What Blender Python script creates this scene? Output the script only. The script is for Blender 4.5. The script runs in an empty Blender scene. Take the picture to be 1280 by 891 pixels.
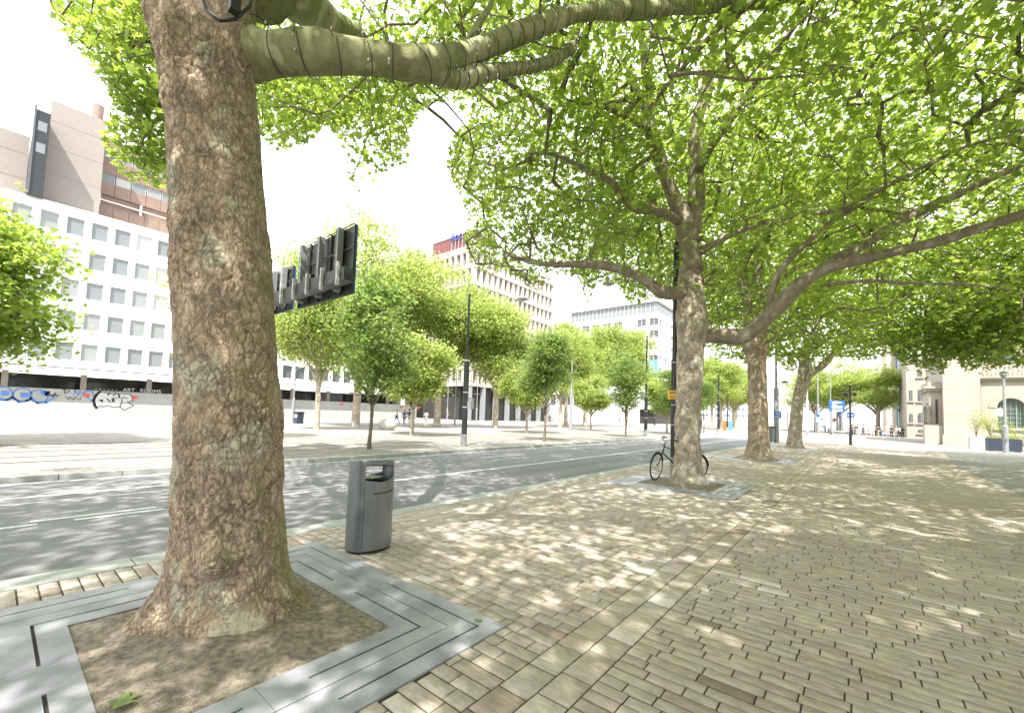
import bpy, math, random
import numpy as np
from mathutils import Vector, Matrix
R = math.radians
S = bpy.context.scene
COL = S.collection
# ------------------------------------------------------------------ camera
F, CY = 528.42, 487.78                 # focal length and principal row in photo pixels (1280 wide)
YAW, PITCH, ROLL, HC = R(39.1745), R(3.2296), R(1.8876), 1.6
_f = np.array([-math.sin(YAW)*math.cos(PITCH), math.cos(YAW)*math.cos(PITCH), math.sin(PITCH)])
_r = np.array([math.cos(YAW), math.sin(YAW), 0.0]); _u = np.cross(_r, _f)
cr = _r*math.cos(ROLL)+_u*math.sin(ROLL); cu = np.cross(cr, _f); cw = _f
CP = np.array([0, 0, HC])
cd = bpy.data.cameras.new('camera'); cam = bpy.data.objects.new('camera', cd); COL.objects.link(cam)
cam.matrix_world = Matrix(((cr[0], cu[0], -cw[0], 0), (cr[1], cu[1], -cw[1], 0), (cr[2], cu[2], -cw[2], HC), (0, 0, 0, 1)))
cd.sensor_width = 36; cd.lens = 36*F/1280; cd.shift_y = (CY-445.5)/1280
cd.clip_start = 0.05; cd.clip_end = 4000
S.camera = cam
# ------------------------------------------------------------------ light
SUN_DIR = Vector((-0.60, 1.0, -1.80)).normalized()      # travel direction of the light
sd = bpy.data.lights.new('sun', 'SUN'); sd.energy = 4.3; sd.angle = R(0.6); sd.color = (1, .95, .86)
so = bpy.data.objects.new('sun', sd); COL.objects.link(so)
so.rotation_euler = SUN_DIR.to_track_quat('-Z', 'Y').to_euler()
elev = math.asin(-SUN_DIR.z); azim = math.atan2(-SUN_DIR.x, -SUN_DIR.y)
wd = bpy.data.worlds.new('World'); S.world = wd; wd.use_nodes = True
nt = wd.node_tree; nt.nodes.clear()
def N(nt, t, **k):
    n = nt.nodes.new(t)
    for a, b in k.items(): setattr(n, a, b)
    return n
sky = N(nt, 'ShaderNodeTexSky', sky_type='NISHITA', sun_disc=False); sky.sun_elevation = elev; sky.sun_rotation = azim
sky.air_density = 1.0; sky.dust_density = 2.5; sky.ozone_density = 1
bg = N(nt, 'ShaderNodeBackground'); bg.inputs[1].default_value = 0.135
tc = N(nt, 'ShaderNodeTexCoord'); mp = N(nt, 'ShaderNodeMapping'); mp.inputs[3].default_value = (1, 1, 2.2)
ns = N(nt, 'ShaderNodeTexNoise'); ns.inputs['Scale'].default_value = 1.6; ns.inputs['Detail'].default_value = 7; ns.inputs['Roughness'].default_value = .55
rp = N(nt, 'ShaderNodeValToRGB'); rp.color_ramp.elements[0].position = .25; rp.color_ramp.elements[0].color = (.72,)*3+(1,); rp.color_ramp.elements[1].position = .62; rp.color_ramp.elements[1].color = (1, 1, 1, 1)
cl = N(nt, 'ShaderNodeMix', data_type='RGBA'); cl.inputs[7].default_value = (7.6, 7.7, 7.9, 1)   # thin bright cloud
ln = nt.links.new
ln(tc.outputs['Generated'], mp.inputs[0]); ln(mp.outputs[0], ns.inputs['Vector']); ln(ns.outputs['Fac'], rp.inputs[0])
ln(rp.outputs[0], cl.inputs[0]); ln(sky.outputs[0], cl.inputs[6]); ln(cl.outputs[2], bg.inputs[0])
wo = N(nt, 'ShaderNodeOutputWorld'); ln(bg.outputs[0], wo.inputs[0])
S.view_settings.view_transform = 'Standard'; S.view_settings.look = 'None'; S.view_settings.gamma = 1
S.view_settings.use_curve_mapping = False; S.view_settings.exposure = 1.6
S.cycles.max_bounces = 9; S.cycles.diffuse_bounces = 7; S.cycles.transmission_bounces = 4; S.cycles.glossy_bounces = 3; S.cycles.transparent_max_bounces = 8

# ------------------------------------------------------------------ pixel helpers (photo pixel -> world)
def ray(x, y): return cr*(x-640)/F - cu*(y-CY)/F + cw
def gp(x, y, z=0.0):
    d = ray(x, y); return CP + d*((z-HC)/d[2])
def aX(x, y, X): d = ray(x, y); return CP + d*(X/d[0])
def aY(x, y, Y): d = ray(x, y); return CP + d*(Y/d[1])
def PD(x, y, d): return CP + ray(x, y)*d
def proj(P):
    D = np.asarray(P, float)-CP; z = D@cw
    zs = np.where(z > .05, z, .05)
    return 640+F*(D@cr)/zs, CY-F*(D@cu)/zs, z
def ztop(base, py):                    # height of a vertical pole standing on base whose top shows at row py
    lo, hi = 0., 60.
    for _ in range(40):
        m = (lo+hi)/2; y = proj(np.array([base[0], base[1], m]))[1]
        if y > py: lo = m
        else: hi = m
    return lo

# ------------------------------------------------------------------ materials
def newmat(name):
    m = bpy.data.materials.new(name); m.use_nodes = True; t = m.node_tree
    b = t.nodes['Principled BSDF']; return m, t, b
def pm(name, col, rough=.6, var=.12, scale=4., metal=0., bump=0., bscale=40., spec=.5, stretch=(1, 1, 1), col2=None):
    m, t, b = newmat(name); L = t.links.new
    c = N(t, 'ShaderNodeTexCoord'); mpn = N(t, 'ShaderNodeMapping'); mpn.inputs[3].default_value = stretch
    n = N(t, 'ShaderNodeTexNoise'); n.inputs['Scale'].default_value = scale; n.inputs['Detail'].default_value = 6
    L(c.outputs['Object'], mpn.inputs[0]); L(mpn.outputs[0], n.inputs['Vector'])
    r = N(t, 'ShaderNodeValToRGB'); e = r.color_ramp.elements
    a = [max(0, x*(1-var)) for x in col]; z = [min(1, x*(1+var)) for x in col] if col2 is None else col2
    e[0].position = .3; e[0].color = (*a, 1); e[1].position = .7; e[1].color = (*z, 1)
    L(n.outputs['Fac'], r.inputs[0]); L(r.outputs[0], b.inputs['Base Color'])
    b.inputs['Roughness'].default_value = rough; b.inputs['Metallic'].default_value = metal
    b.inputs['Specular IOR Level'].default_value = spec
    if bump:
        n2 = N(t, 'ShaderNodeTexNoise'); n2.inputs['Scale'].default_value = bscale; n2.inputs['Detail'].default_value = 5
        L(mpn.outputs[0], n2.inputs['Vector'])
        bp = N(t, 'ShaderNodeBump'); bp.inputs['Strength'].default_value = bump; bp.inputs['Distance'].default_value = .02
        L(n2.outputs['Fac'], bp.inputs['Height']); L(bp.outputs[0], b.inputs['Normal'])
    return m
M = {}
M['asphalt'] = pm('asphalt', (.17, .172, .188), .85, .3, 160, bump=.5, bscale=220, spec=.3, col2=(.30, .30, .32))
def wear(m, sc, st, lo, hi):
    t = m.node_tree; b = t.nodes['Principled BSDF']; L = t.links.new; src = b.inputs['Base Color'].links[0].from_socket
    c = N(t, 'ShaderNodeTexCoord'); mp_ = N(t, 'ShaderNodeMapping'); mp_.inputs[3].default_value = st; L(c.outputs['Object'], mp_.inputs[0])
    n = N(t, 'ShaderNodeTexNoise'); n.inputs['Scale'].default_value = sc; n.inputs['Detail'].default_value = 6; n.inputs['Roughness'].default_value = .6; L(mp_.outputs[0], n.inputs['Vector'])
    r = N(t, 'ShaderNodeMapRange'); r.inputs[1].default_value = .3; r.inputs[2].default_value = .7; r.inputs[3].default_value = lo; r.inputs[4].default_value = hi; L(n.outputs['Fac'], r.inputs[0])
    v = N(t, 'ShaderNodeVectorMath', operation='SCALE'); L(src, v.inputs[0]); L(r.outputs[0], v.inputs['Scale']); L(v.outputs[0], b.inputs['Base Color'])
wear(M['asphalt'], .9, (1, .05, 1), .78, 1.15)
M['paint'] = pm('road_paint', (.55, .55, .54), .6, .25, 20)
M['kerb'] = pm('kerb_stone', (.36, .37, .36), .75, .15, 6, bump=.15, bscale=80)
M['joint'] = pm('joint_sand', (.07, .06, .05), .95, .3, 60, bump=.5, bscale=120)
M['farpave'] = pm('far_paving', (.27, .25, .23), .85, .15, 1.2, bump=.1, bscale=60)
M['rail'] = pm('rail_steel', (.16, .15, .145), .4, .2, 20, metal=.8)
M['black'] = pm('black_paint', (.016, .018, .02), .38, .2, 10)
M['blackm'] = pm('black_steel', (.028, .032, .032), .45, .3, 8)
M['grey'] = pm('grey_paint', (.23, .24, .26), .45, .1, 8)
M['lgrey'] = pm('light_grey_paint', (.42, .43, .44), .5, .1, 8)
M['white'] = pm('white_render', (.68, .67, .655), .7, .04, .6)
M['whitep'] = pm('white_panel', (.76, .76, .75), .55, .06, 1.5)
M['stonew'] = pm('pale_stone', (.34, .305, .26), .8, .1, .8, bump=.2, bscale=20)
M['pinkst'] = pm('pink_stone', (.42, .37, .335), .8, .08, .6)
M['concrete'] = pm('ribbed_concrete', (.25, .225, .205), .85, .1, 1.5, bump=.3, bscale=6, stretch=(1, 8, 1))
M['brown'] = pm('brown_panel', (.20, .135, .105), .6, .12, .8)
M['maroon'] = pm('maroon_panel', (.13, .04, .04), .5, .1, 1)
M['dark'] = pm('dark_interior', (.03, .028, .026), .6, .3, 2)
M['hoard'] = pm('hoarding_board', (.27, .275, .26), .7, .07, 1.3)
M['hoardw'] = pm('lit_repainted_band', (.34, .345, .33), .7, .05, 2)  # repainted boards, paler to include the sunlight on them
M['soil'] = pm('soil', (.24, .19, .15), .97, .35, 22, bump=1.0, bscale=120, col2=(.42, .355, .29))
M['granite'] = pm('blue_stone', (.25, .25, .295), .42, .18, 3, bump=.08, bscale=150, col2=(.36, .365, .41))
M['binm'] = pm('grey_metallic', (.19, .205, .21), .34, .07, 30, metal=.55, bump=.03, bscale=300)
M['rubber'] = pm('tyre_rubber', (.02, .02, .02), .8)
M['chrome'] = pm('chrome', (.55, .55, .55), .25, .05, metal=1)
M['yellow'] = pm('yellow_sign', (.75, .40, .005), .5, .05)
M['blue'] = pm('blue_sign', (.02, .10, .40), .45, .05)
M['cyan'] = pm('cyan_banner', (.08, .32, .52), .5, .05)
M['red'] = pm('red_plastic', (.42, .07, .06), .5, .05)
M['orange'] = pm('orange_sign', (.5, .12, .03), .5)
M['gpaint'] = pm('graffiti_blue', (.05, .16, .42), .6)
M['gwhite'] = pm('graffiti_silver', (.38, .39, .39), .5)
M['gblack'] = pm('graffiti_black', (.03, .025, .03), .6)
M['planter'] = pm('planter_blue', (.022, .033, .055), .5, .1)
M['green'] = pm('green_bronze', (.045, .10, .085), .5, .2)
M['greenf'] = pm('green_frame', (.17, .27, .21), .55, .1)
M['letterblue'] = pm('letter_blue', (.04, .06, .35), .5)
M['boulder'] = pm('boulder_stone', (.36, .34, .31), .85, .2, 3, bump=.5, bscale=10)
M['bulb'] = pm('bulb_cap', (.5, .5, .5), .3)
def glassmat(name, col, rough=.08):
    m, t, b = newmat(name); b.inputs['Base Color'].default_value = (*col, 1); b.inputs['Roughness'].default_value = rough
    b.inputs['Metallic'].default_value = .0; b.inputs['Specular IOR Level'].default_value = .35
    n = N(t, 'ShaderNodeTexNoise'); n.inputs['Scale'].default_value = .35; c = N(t, 'ShaderNodeTexCoord'); t.links.new(c.outputs['Object'], n.inputs['Vector'])
    bp = N(t, 'ShaderNodeBump'); bp.inputs['Strength'].default_value = .12; bp.inputs['Distance'].default_value = .3
    t.links.new(n.outputs['Fac'], bp.inputs['Height']); t.links.new(bp.outputs[0], b.inputs['Normal'])
    return m
M['glass'] = glassmat('window_glass', (.085, .095, .10)); M['glassb'] = glassmat('blue_glass', (.07, .14, .21)); M['glassd'] = glassmat('dark_glass', (.03, .033, .035))
M['glassl'] = glassmat('pale_glass', (.17, .19, .20))

def attrmat(name, attr, cols, rough=.7, nscale=30, bump=.3, bscale=50, amount=.25, stretch=(1, 1, 1)):
    m, t, b = newmat(name); L = t.links.new
    at = N(t, 'ShaderNodeAttribute'); at.attribute_name = attr
    r = N(t, 'ShaderNodeValToRGB'); r.color_ramp.interpolation = 'LINEAR'
    e = r.color_ramp.elements
    while len(e) < len(cols): e.new(.5)
    for i, (p, c) in enumerate(cols): e[i].position = p; e[i].color = (*c, 1)
    L(at.outputs['Fac'], r.inputs[0])
    c = N(t, 'ShaderNodeTexCoord'); mpn = N(t, 'ShaderNodeMapping'); mpn.inputs[3].default_value = stretch
    L(c.outputs['Object'], mpn.inputs[0])
    n = N(t, 'ShaderNodeTexNoise'); n.inputs['Scale'].default_value = nscale; n.inputs['Detail'].default_value = 8; n.inputs['Roughness'].default_value = .65
    L(mpn.outputs[0], n.inputs['Vector'])
    mr = N(t, 'ShaderNodeMapRange'); mr.inputs[1].default_value = .25; mr.inputs[2].default_value = .75
    mr.inputs[3].default_value = 1-amount; mr.inputs[4].default_value = 1+amount
    L(n.outputs['Fac'], mr.inputs[0])
    mu = N(t, 'ShaderNodeVectorMath', operation='SCALE'); L(r.outputs[0], mu.inputs[0]); L(mr.outputs[0], mu.inputs['Scale'])
    L(mu.outputs[0], b.inputs['Base Color']); b.inputs['Roughness'].default_value = rough
    n2 = N(t, 'ShaderNodeTexNoise'); n2.inputs['Scale'].default_value = bscale; n2.inputs['Detail'].default_value = 8
    L(mpn.outputs[0], n2.inputs['Vector'])
    bp = N(t, 'ShaderNodeBump'); bp.inputs['Strength'].default_value = bump; bp.inputs['Distance'].default_value = .012
    L(n2.outputs['Fac'], bp.inputs['Height']); L(bp.outputs[0], b.inputs['Normal'])
    return m, t, b, r
M['stones'], *_ = attrmat('paving_stones', 'var', [(0, (.28, .205, .17)), (.25, (.42, .335, .29)), (.45, (.455, .385, .335)), (.62, (.45, .40, .35)), (.8, (.51, .425, .375)), (1, (.70, .63, .60))], .85, 17, .8, 30, .30, stretch=(.6, 1.3, 1))

wear(M['granite'], 1.5, (1, 1, 1), .78, 1.15); wear(M['white'], .25, (1, 1, .4), .90, 1.03); wear(M['hoard'], .8, (1, 1, 1), .85, 1.1)
wear(M['stones'], .8, (1, 1, 1), .84, 1.12); wear(M['stones'], 5, (1, 1, 1), .90, 1.06)
def barkmat(name, base, patch1, patch2, moss, mossamt=.3, crk=1.):
    m, t, b = newmat(name); L = t.links.new
    c = N(t, 'ShaderNodeTexCoord'); mp1 = N(t, 'ShaderNodeMapping'); mp1.inputs[3].default_value = (1, 1, .6); L(c.outputs['Object'], mp1.inputs[0])
    def noise(s, d=5, rr=.55):
        n = N(t, 'ShaderNodeTexNoise'); n.inputs['Scale'].default_value = s; n.inputs['Detail'].default_value = d; n.inputs['Roughness'].default_value = rr
        L(mp1.outputs[0], n.inputs['Vector']); return n.outputs['Fac']
    def ramp(f, a, bb):
        r = N(t, 'ShaderNodeMapRange'); r.inputs[1].default_value = a; r.inputs[2].default_value = bb; L(f, r.inputs[0]); return r.outputs[0]
    def mix(f, x, y):
        k = N(t, 'ShaderNodeMix', data_type='RGBA'); L(f, k.inputs[0])
        if isinstance(x, tuple): k.inputs[6].default_value = (*x, 1)
        else: L(x, k.inputs[6])
        if isinstance(y, tuple): k.inputs[7].default_value = (*y, 1)
        else: L(y, k.inputs[7])
        return k.outputs[2]
    col = mix(ramp(noise(9, 8, .7), .3, .7), tuple(x*.62 for x in base), tuple(min(1, x*1.25) for x in base))
    col = mix(ramp(noise(3.1, 3, .5), .56, .585), col, patch1)
    col = mix(ramp(noise(4.3, 4, .6), .60, .63), col, patch2)
    wv = N(t, 'ShaderNodeTexNoise'); wv.inputs['Scale'].default_value = 9; wv.inputs['Detail'].default_value = 6; wv.inputs['Roughness'].default_value = .65; L(mp1.outputs[0], wv.inputs['Vector'])
    wa = N(t, 'ShaderNodeVectorMath', operation='MULTIPLY_ADD'); wa.inputs[1].default_value = (.17, .17, .17); L(wv.outputs['Color'], wa.inputs[0]); L(mp1.outputs[0], wa.inputs[2])
    cracks = []
    for sc_ in (10., 23.):
        vo = N(t, 'ShaderNodeTexVoronoi', feature='DISTANCE_TO_EDGE'); vo.inputs['Scale'].default_value = sc_*crk; L(wa.outputs[0], vo.inputs['Vector'])
        cracks.append(ramp(vo.outputs['Distance'], -.02 if sc_ < 15 else -.10, .055 if sc_ < 15 else .10))
    cm_ = N(t, 'ShaderNodeMath', operation='MULTIPLY', use_clamp=True); L(cracks[0], cm_.inputs[0]); L(cracks[1], cm_.inputs[1])
    if not crk: t.links.remove(cm_.inputs[0].links[0]); t.links.remove(cm_.inputs[1].links[0]); cm_.inputs[0].default_value = cm_.inputs[1].default_value = 1.
    cmk = N(t, 'ShaderNodeMath', operation='MAXIMUM'); L(cm_.outputs[0], cmk.inputs[0]); L(ramp(noise(3.6, 6, .7), .47, .66), cmk.inputs[1])
    col = mix(cmk.outputs[0], tuple(x*.36 for x in base), col)
    at = N(t, 'ShaderNodeAttribute'); at.attribute_name = 'plate'
    vm = N(t, 'ShaderNodeMapRange'); vm.inputs[3].default_value = .72; vm.inputs[4].default_value = 1.25; L(at.outputs['Fac'], vm.inputs[0])
    sc = N(t, 'ShaderNodeVectorMath', operation='SCALE'); L(col, sc.inputs[0]); L(vm.outputs[0], sc.inputs['Scale'])
    col = sc.outputs[0]
    g = N(t, 'ShaderNodeNewGeometry'); sx = N(t, 'ShaderNodeSeparateXYZ'); L(g.outputs['Normal'], sx.inputs[0])
    ad = N(t, 'ShaderNodeMath', operation='ADD'); L(noise(2.2, 5, .6), ad.inputs[0])
    ml = N(t, 'ShaderNodeMath', operation='MULTIPLY'); L(sx.outputs['Y'], ml.inputs[0]); ml.inputs[1].default_value = .22; L(ml.outputs[0], ad.inputs[1])
    mf = N(t, 'ShaderNodeMath', operation='MULTIPLY'); L(ramp(ad.outputs[0], .52, .75), mf.inputs[0]); mf.inputs[1].default_value = mossamt
    col = mix(mf.outputs[0], col, moss)
    L(col, b.inputs['Base Color']); b.inputs['Roughness'].default_value = .9; b.inputs['Specular IOR Level'].default_value = .2
    bp = N(t, 'ShaderNodeBump'); bp.inputs['Strength'].default_value = .8; bp.inputs['Distance'].default_value = .02
    hs = N(t, 'ShaderNodeMath', operation='MULTIPLY_ADD'); L(cmk.outputs[0], hs.inputs[0]); hs.inputs[1].default_value = .8; L(noise(38, 8, .7), hs.inputs[2])
    L(hs.outputs[0], bp.inputs['Height']); L(bp.outputs[0], b.inputs['Normal'])
    return m
M['bark'] = barkmat('plane_bark', (.46, .355, .26), (.50, .45, .345), (.48, .365, .265), (.21, .22, .07), .5)
M['bark2'] = barkmat('pale_plane_bark', (.45, .385, .30), (.62, .57, .46), (.48, .39, .30), (.28, .29, .18), .3, .6)
M['limb2'] = barkmat('shaded_limb_bark', (.27, .225, .17), (.36, .32, .25), (.26, .21, .16), (.16, .17, .09), .5, 0)  # limb bark darkened in its colour to carry the shade of the crowns
M['limb'] = barkmat('smooth_limb_bark', (.30, .31, .16), (.44, .44, .27), (.24, .19, .12), (.15, .20, .05), .85, 0)
M['stem'] = pm('young_stem', (.16, .13, .10), .9, .3, 12, bump=.4)
def leafmat(name, c0, c1, c2, tr0, tr1, mixf=.5):
    m, t, b = newmat(name); L = t.links.new
    at = N(t, 'ShaderNodeAttribute'); at.attribute_name = 'var'
    r = N(t, 'ShaderNodeValToRGB'); e = r.color_ramp.elements; e.new(.5); e.new(.97)
    e[0].position = 0; e[0].color = (*c0, 1); e[1].position = .5; e[1].color = (*c1, 1); e[2].position = .955; e[2].color = (*c2, 1); e[3].position = 1; e[3].color = (.22, .13, .05, 1)
    L(at.outputs['Fac'], r.inputs[0]); L(r.outputs[0], b.inputs['Base Color'])
    b.inputs['Roughness'].default_value = .5; b.inputs['Specular IOR Level'].default_value = .35
    tl = N(t, 'ShaderNodeBsdfTranslucent'); mx = N(t, 'ShaderNodeMix', data_type='RGBA')
    mx.inputs[6].default_value = (*tr0, 1); mx.inputs[7].default_value = (*tr1, 1); L(at.outputs['Fac'], mx.inputs[0]); L(mx.outputs[2], tl.inputs['Color'])
    ms = N(t, 'ShaderNodeMixShader'); ms.inputs[0].default_value = mixf
    L(b.outputs[0], ms.inputs[1]); L(tl.outputs[0], ms.inputs[2])
    L(ms.outputs[0], t.nodes['Material Output'].inputs['Surface']); return m
M['leaf'] = leafmat('plane_leaf', (.05, .10, .02), (.105, .175, .038), (.19, .26, .07), (.32, .48, .05), (.62, .76, .13), .54)
M['leafy'] = leafmat('yellow_green_leaf', (.085, .14, .025), (.14, .205, .045), (.22, .27, .08), (.44, .56, .11), (.66, .74, .22), .54)
M['leafd'] = leafmat('fresh_green_leaf', (.06, .115, .03), (.10, .17, .045), (.16, .23, .07), (.26, .40, .08), (.46, .58, .15), .5)

# ------------------------------------------------------------------ mesh helpers
class MB:
    def __init__(s): s.v = []; s.f = []; s.n = 0
    def add(s, V, Fc):
        V = np.asarray(V, float); s.v.append(V)
        s.f += [tuple(i+s.n for i in q) for q in Fc]; s.n += len(V); return s
    def box(s, x0, y0, z0, x1, y1, z1):
        x0, x1 = sorted((x0, x1)); y0, y1 = sorted((y0, y1)); z0, z1 = sorted((z0, z1))
        return s.add([(x0, y0, z0), (x1, y0, z0), (x1, y1, z0), (x0, y1, z0), (x0, y0, z1), (x1, y0, z1), (x1, y1, z1), (x0, y1, z1)],
                     [(0, 3, 2, 1), (4, 5, 6, 7), (0, 1, 5, 4), (1, 2, 6, 5), (2, 3, 7, 6), (3, 0, 4, 7)])
    def tube(s, pts, rad, n=10, cap=True, ph=0.):
        P = [Vector(p) for p in pts]; k = len(P)
        if not hasattr(rad, '__len__'): rad = [rad]*k
        V = []; up = None
        for i in range(k):
            t = (P[min(i+1, k-1)]-P[max(i-1, 0)]).normalized()
            if up is None:
                up = Vector((0, 0, 1)) if abs(t.z) < .9 else Vector((1, 0, 0))
            a = (up-t*up.dot(t)).normalized(); b = t.cross(a); up = a
            for j in range(n):
                th = 2*math.pi*j/n+ph; V.append(P[i]+(a*math.cos(th)+b*math.sin(th))*rad[i])
        Fc = [(i*n+j, i*n+(j+1) % n, (i+1)*n+(j+1) % n, (i+1)*n+j) for i in range(k-1) for j in range(n)]
        if cap: Fc += [tuple(range(n))[::-1], tuple((k-1)*n+j for j in range(n))]
        return s.add([tuple(v) for v in V], Fc)
    def lathe(s, prof, n=24, c=(0, 0, 0), sx=1, sy=1):
        V = [(c[0]+r*sx*math.cos(2*math.pi*j/n), c[1]+r*sy*math.sin(2*math.pi*j/n), c[2]+z) for r, z in prof for j in range(n)]; k = len(prof)
        Fc = [(i*n+j, i*n+(j+1) % n, (i+1)*n+(j+1) % n, (i+1)*n+j) for i in range(k-1) for j in range(n)]
        Fc += [tuple(range(n))[::-1], tuple((k-1)*n+j for j in range(n))]
        return s.add(V, Fc)
    def prism(s, poly, o, ux, uy, d):      # polygon in the plane o + a*ux + b*uy, thickness d (vector)
        o, ux, uy, d = map(np.array, (o, ux, uy, d)); k = len(poly)
        A = [o+a*ux+b*uy for a, b in poly]; V = A+[p+d for p in A]
        Fc = [tuple(range(k)), tuple(range(k, 2*k))[::-1]]+[(i, i+k, (i+1) % k+k, (i+1) % k) for i in range(k)]
        return s.add(V, Fc)
    def build(s, name, mat, parent=None, smooth=False, loc=None, attr=None):
        me = bpy.data.meshes.new(name); V = np.concatenate(s.v) if s.v else np.zeros((0, 3))
        me.from_pydata(V.tolist(), [], s.f); me.validate(); me.materials.append(mat)
        if smooth: me.polygons.foreach_set('use_smooth', np.ones(len(me.polygons), bool))
        if attr is not None:
            a = me.attributes.new(attr[0], 'FLOAT', 'POINT'); a.data.foreach_set('value', np.asarray(attr[1], np.float32))
        o = bpy.data.objects.new(name, me); COL.objects.link(o)
        if parent: o.parent = parent
        if loc is not None: o.location = loc
        return o
def tag(o, label, cat, group=None, kind=None):
    if label: o['label'] = label
    if cat: o['category'] = cat
    if group: o['group'] = group
    if kind: o['kind'] = kind
    return o
def thing(name, label, cat, loc=(0, 0, 0), rz=0., group=None):
    o = bpy.data.objects.new(name, None); COL.objects.link(o); o.location = loc; o.rotation_euler = (0, 0, rz); o.empty_display_size = .3
    return tag(o, label, cat, group)
def struct(o): o['kind'] = 'structure'; return o
def kids(o): return [c for c in bpy.data.objects if c.parent == o]
def dup(o, loc, rz=0., label=None, scale=None, parent=None, kidmap=None):
    c = o.copy(); COL.objects.link(c); c.parent = parent
    if parent is None:
        c.location = loc; c.rotation_euler = (0, 0, rz)
        if label: c['label'] = label
        if scale: c.scale = scale if hasattr(scale, '__len__') else (scale,)*3
    for ch in (kidmap[o.name] if kidmap and o.name in kidmap else kids(o)): dup(ch, None, parent=c)
    return c
def fastmesh(name, V, Fa, mat, parent=None, var=None, smooth=False, attrname='var'):
    V = np.asarray(V, np.float32); Fa = np.asarray(Fa, np.int32); k = Fa.shape[1]
    me = bpy.data.meshes.new(name); me.vertices.add(len(V)); me.vertices.foreach_set('co', V.ravel())
    me.loops.add(Fa.size); me.loops.foreach_set('vertex_index', Fa.ravel())
    me.polygons.add(len(Fa)); me.polygons.foreach_set('loop_start', np.arange(0, Fa.size, k, dtype=np.int32)); me.polygons.foreach_set('loop_total', np.full(len(Fa), k, np.int32))
    if smooth: me.polygons.foreach_set('use_smooth', np.ones(len(Fa), bool))
    me.update(calc_edges=True); me.materials.append(mat)
    if var is not None:
        a = me.attributes.new(attrname, 'FLOAT', 'POINT'); a.data.foreach_set('value', np.asarray(var, np.float32))
    o = bpy.data.objects.new(name, me); COL.objects.link(o)
    if parent: o.parent = parent
    return o
def textobj(name, s, size, mat, o, ux, uy, parent=None, depth=.01):
    cu_ = bpy.data.curves.new(name, 'FONT'); cu_.body = s; cu_.size = size; cu_.extrude = depth
    t = bpy.data.objects.new(name, cu_); COL.objects.link(t)
    ux = Vector(ux).normalized(); uy = Vector(uy).normalized(); uz = ux.cross(uy)
    bpy.context.view_layer.update(); dg = bpy.context.evaluated_depsgraph_get()
    me = bpy.data.meshes.new_from_object(t.evaluated_get(dg)); bpy.data.objects.remove(t)
    me.materials.clear(); me.materials.append(mat)
    me.transform(Matrix(((ux.x, uy.x, uz.x, o[0]), (ux.y, uy.y, uz.y, o[1]), (ux.z, uy.z, uz.z, o[2]), (0, 0, 0, 1))))
    ob = bpy.data.objects.new(name, me); COL.objects.link(ob); ob.parent = parent; return ob
# value noise -----------------------------------------------------------
def hsh(i, j, k, s=0):
    n = (i*374761393+j*668265263+k*2147483647+s*974634777) & 0xffffffff
    n = ((n ^ (n >> 13))*1274126177) & 0xffffffff; n = (n ^ (n >> 16)) & 0xffffffff
    return n/4294967295.0
def vnoise(P, s=0):
    P = np.asarray(P, float); I = np.floor(P).astype(np.int64); f = P-I; f = f*f*(3-2*f); r = 0
    for a in (0, 1):
        for b in (0, 1):
            for c in (0, 1):
                w = (f[:, 0] if a else 1-f[:, 0])*(f[:, 1] if b else 1-f[:, 1])*(f[:, 2] if c else 1-f[:, 2])
                r = r+w*hsh(I[:, 0]+a, I[:, 1]+b, I[:, 2]+c, s)
    return r
def fbm(P, o=4, s=0):
    r = 0; a = .5; P = np.asarray(P, float)
    for i in range(o): r = r+a*(vnoise(P*2**i, s+i)-.5); a *= .5
    return r
def worley(P, s=0):
    I = np.floor(P).astype(np.int64); d1 = np.full(len(P), 9.); d2 = d1.copy(); cid = np.zeros(len(P))
    for a in (-1, 0, 1):
        for b in (-1, 0, 1):
            for c in (-1, 0, 1):
                J = I+np.array([a, b, c]); h = [hsh(J[:, 0], J[:, 1], J[:, 2], s+q) for q in range(3)]
                d = np.sqrt((J[:, 0]+h[0]-P[:, 0])**2+(J[:, 1]+h[1]-P[:, 1])**2+(J[:, 2]+h[2]-P[:, 2])**2)
                m = d < d1; d2 = np.where(m, d1, np.minimum(d2, d)); cid = np.where(m, h[0], cid); d1 = np.minimum(d1, d)
    return d1, d2, cid

# ------------------------------------------------------------------ ground, road, paving
KN, KF = -5.82, -13.1                 # near and far kerb lines
ROADTOP = -.10
g = MB().box(-600, -400, -.4, 600, 1500, -.30).build('ground', M['farpave']); struct(g)
struct(MB().box(KF, -60, -.3, KN, 420, ROADTOP).build('road', M['asphalt']))
def sheet(name, x0, y0, x1, y1, z, mat): return struct(MB().box(x0, y0, -.299, x1, y1, z).build(name, mat))
# markings, 4 mm above the asphalt, one object (road paint)
mk = MB(); zt = ROADTOP+.004
def dash(x, w, y0, y1, on, off):
    y = y0
    while y < y1: mk.box(x-w/2, y, ROADTOP+.001, x+w/2, min(y+on, y1), zt); y += on+off
dash(-8.63, .10, -14, 6.2, 1.0, .35); dash(-8.86, .10, -14.4, 6.0, 1.35, .30)
dash(-8.72, .13, 6.3, 120, 113, 1)
dash(-10.45, .05, -20, 8, 28, 1)
dash(-11.1, .13, -12.3, 60, 2.6, 9.5); dash(-12.85, .1, -20, 120, 140, 1)
struct(mk.build('road_markings', M['paint']))
# near kerb: real stones with joints
rng = np.random.default_rng(3)
k = MB(); y = -8.
while y < 130: k.box(KN, y+.006, -.3, -5.50, y+.994, .0+rng.uniform(-.002, .002)); y += 1.0
struct(k.build('kerb_near', M['kerb']))
k = MB(); y = -30.
while y < 200: k.box(KF-.22, y+.008, -.3, KF, y+.992, .02); y += 1.0
struct(k.build('kerb_far', M['kerb']))
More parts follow.
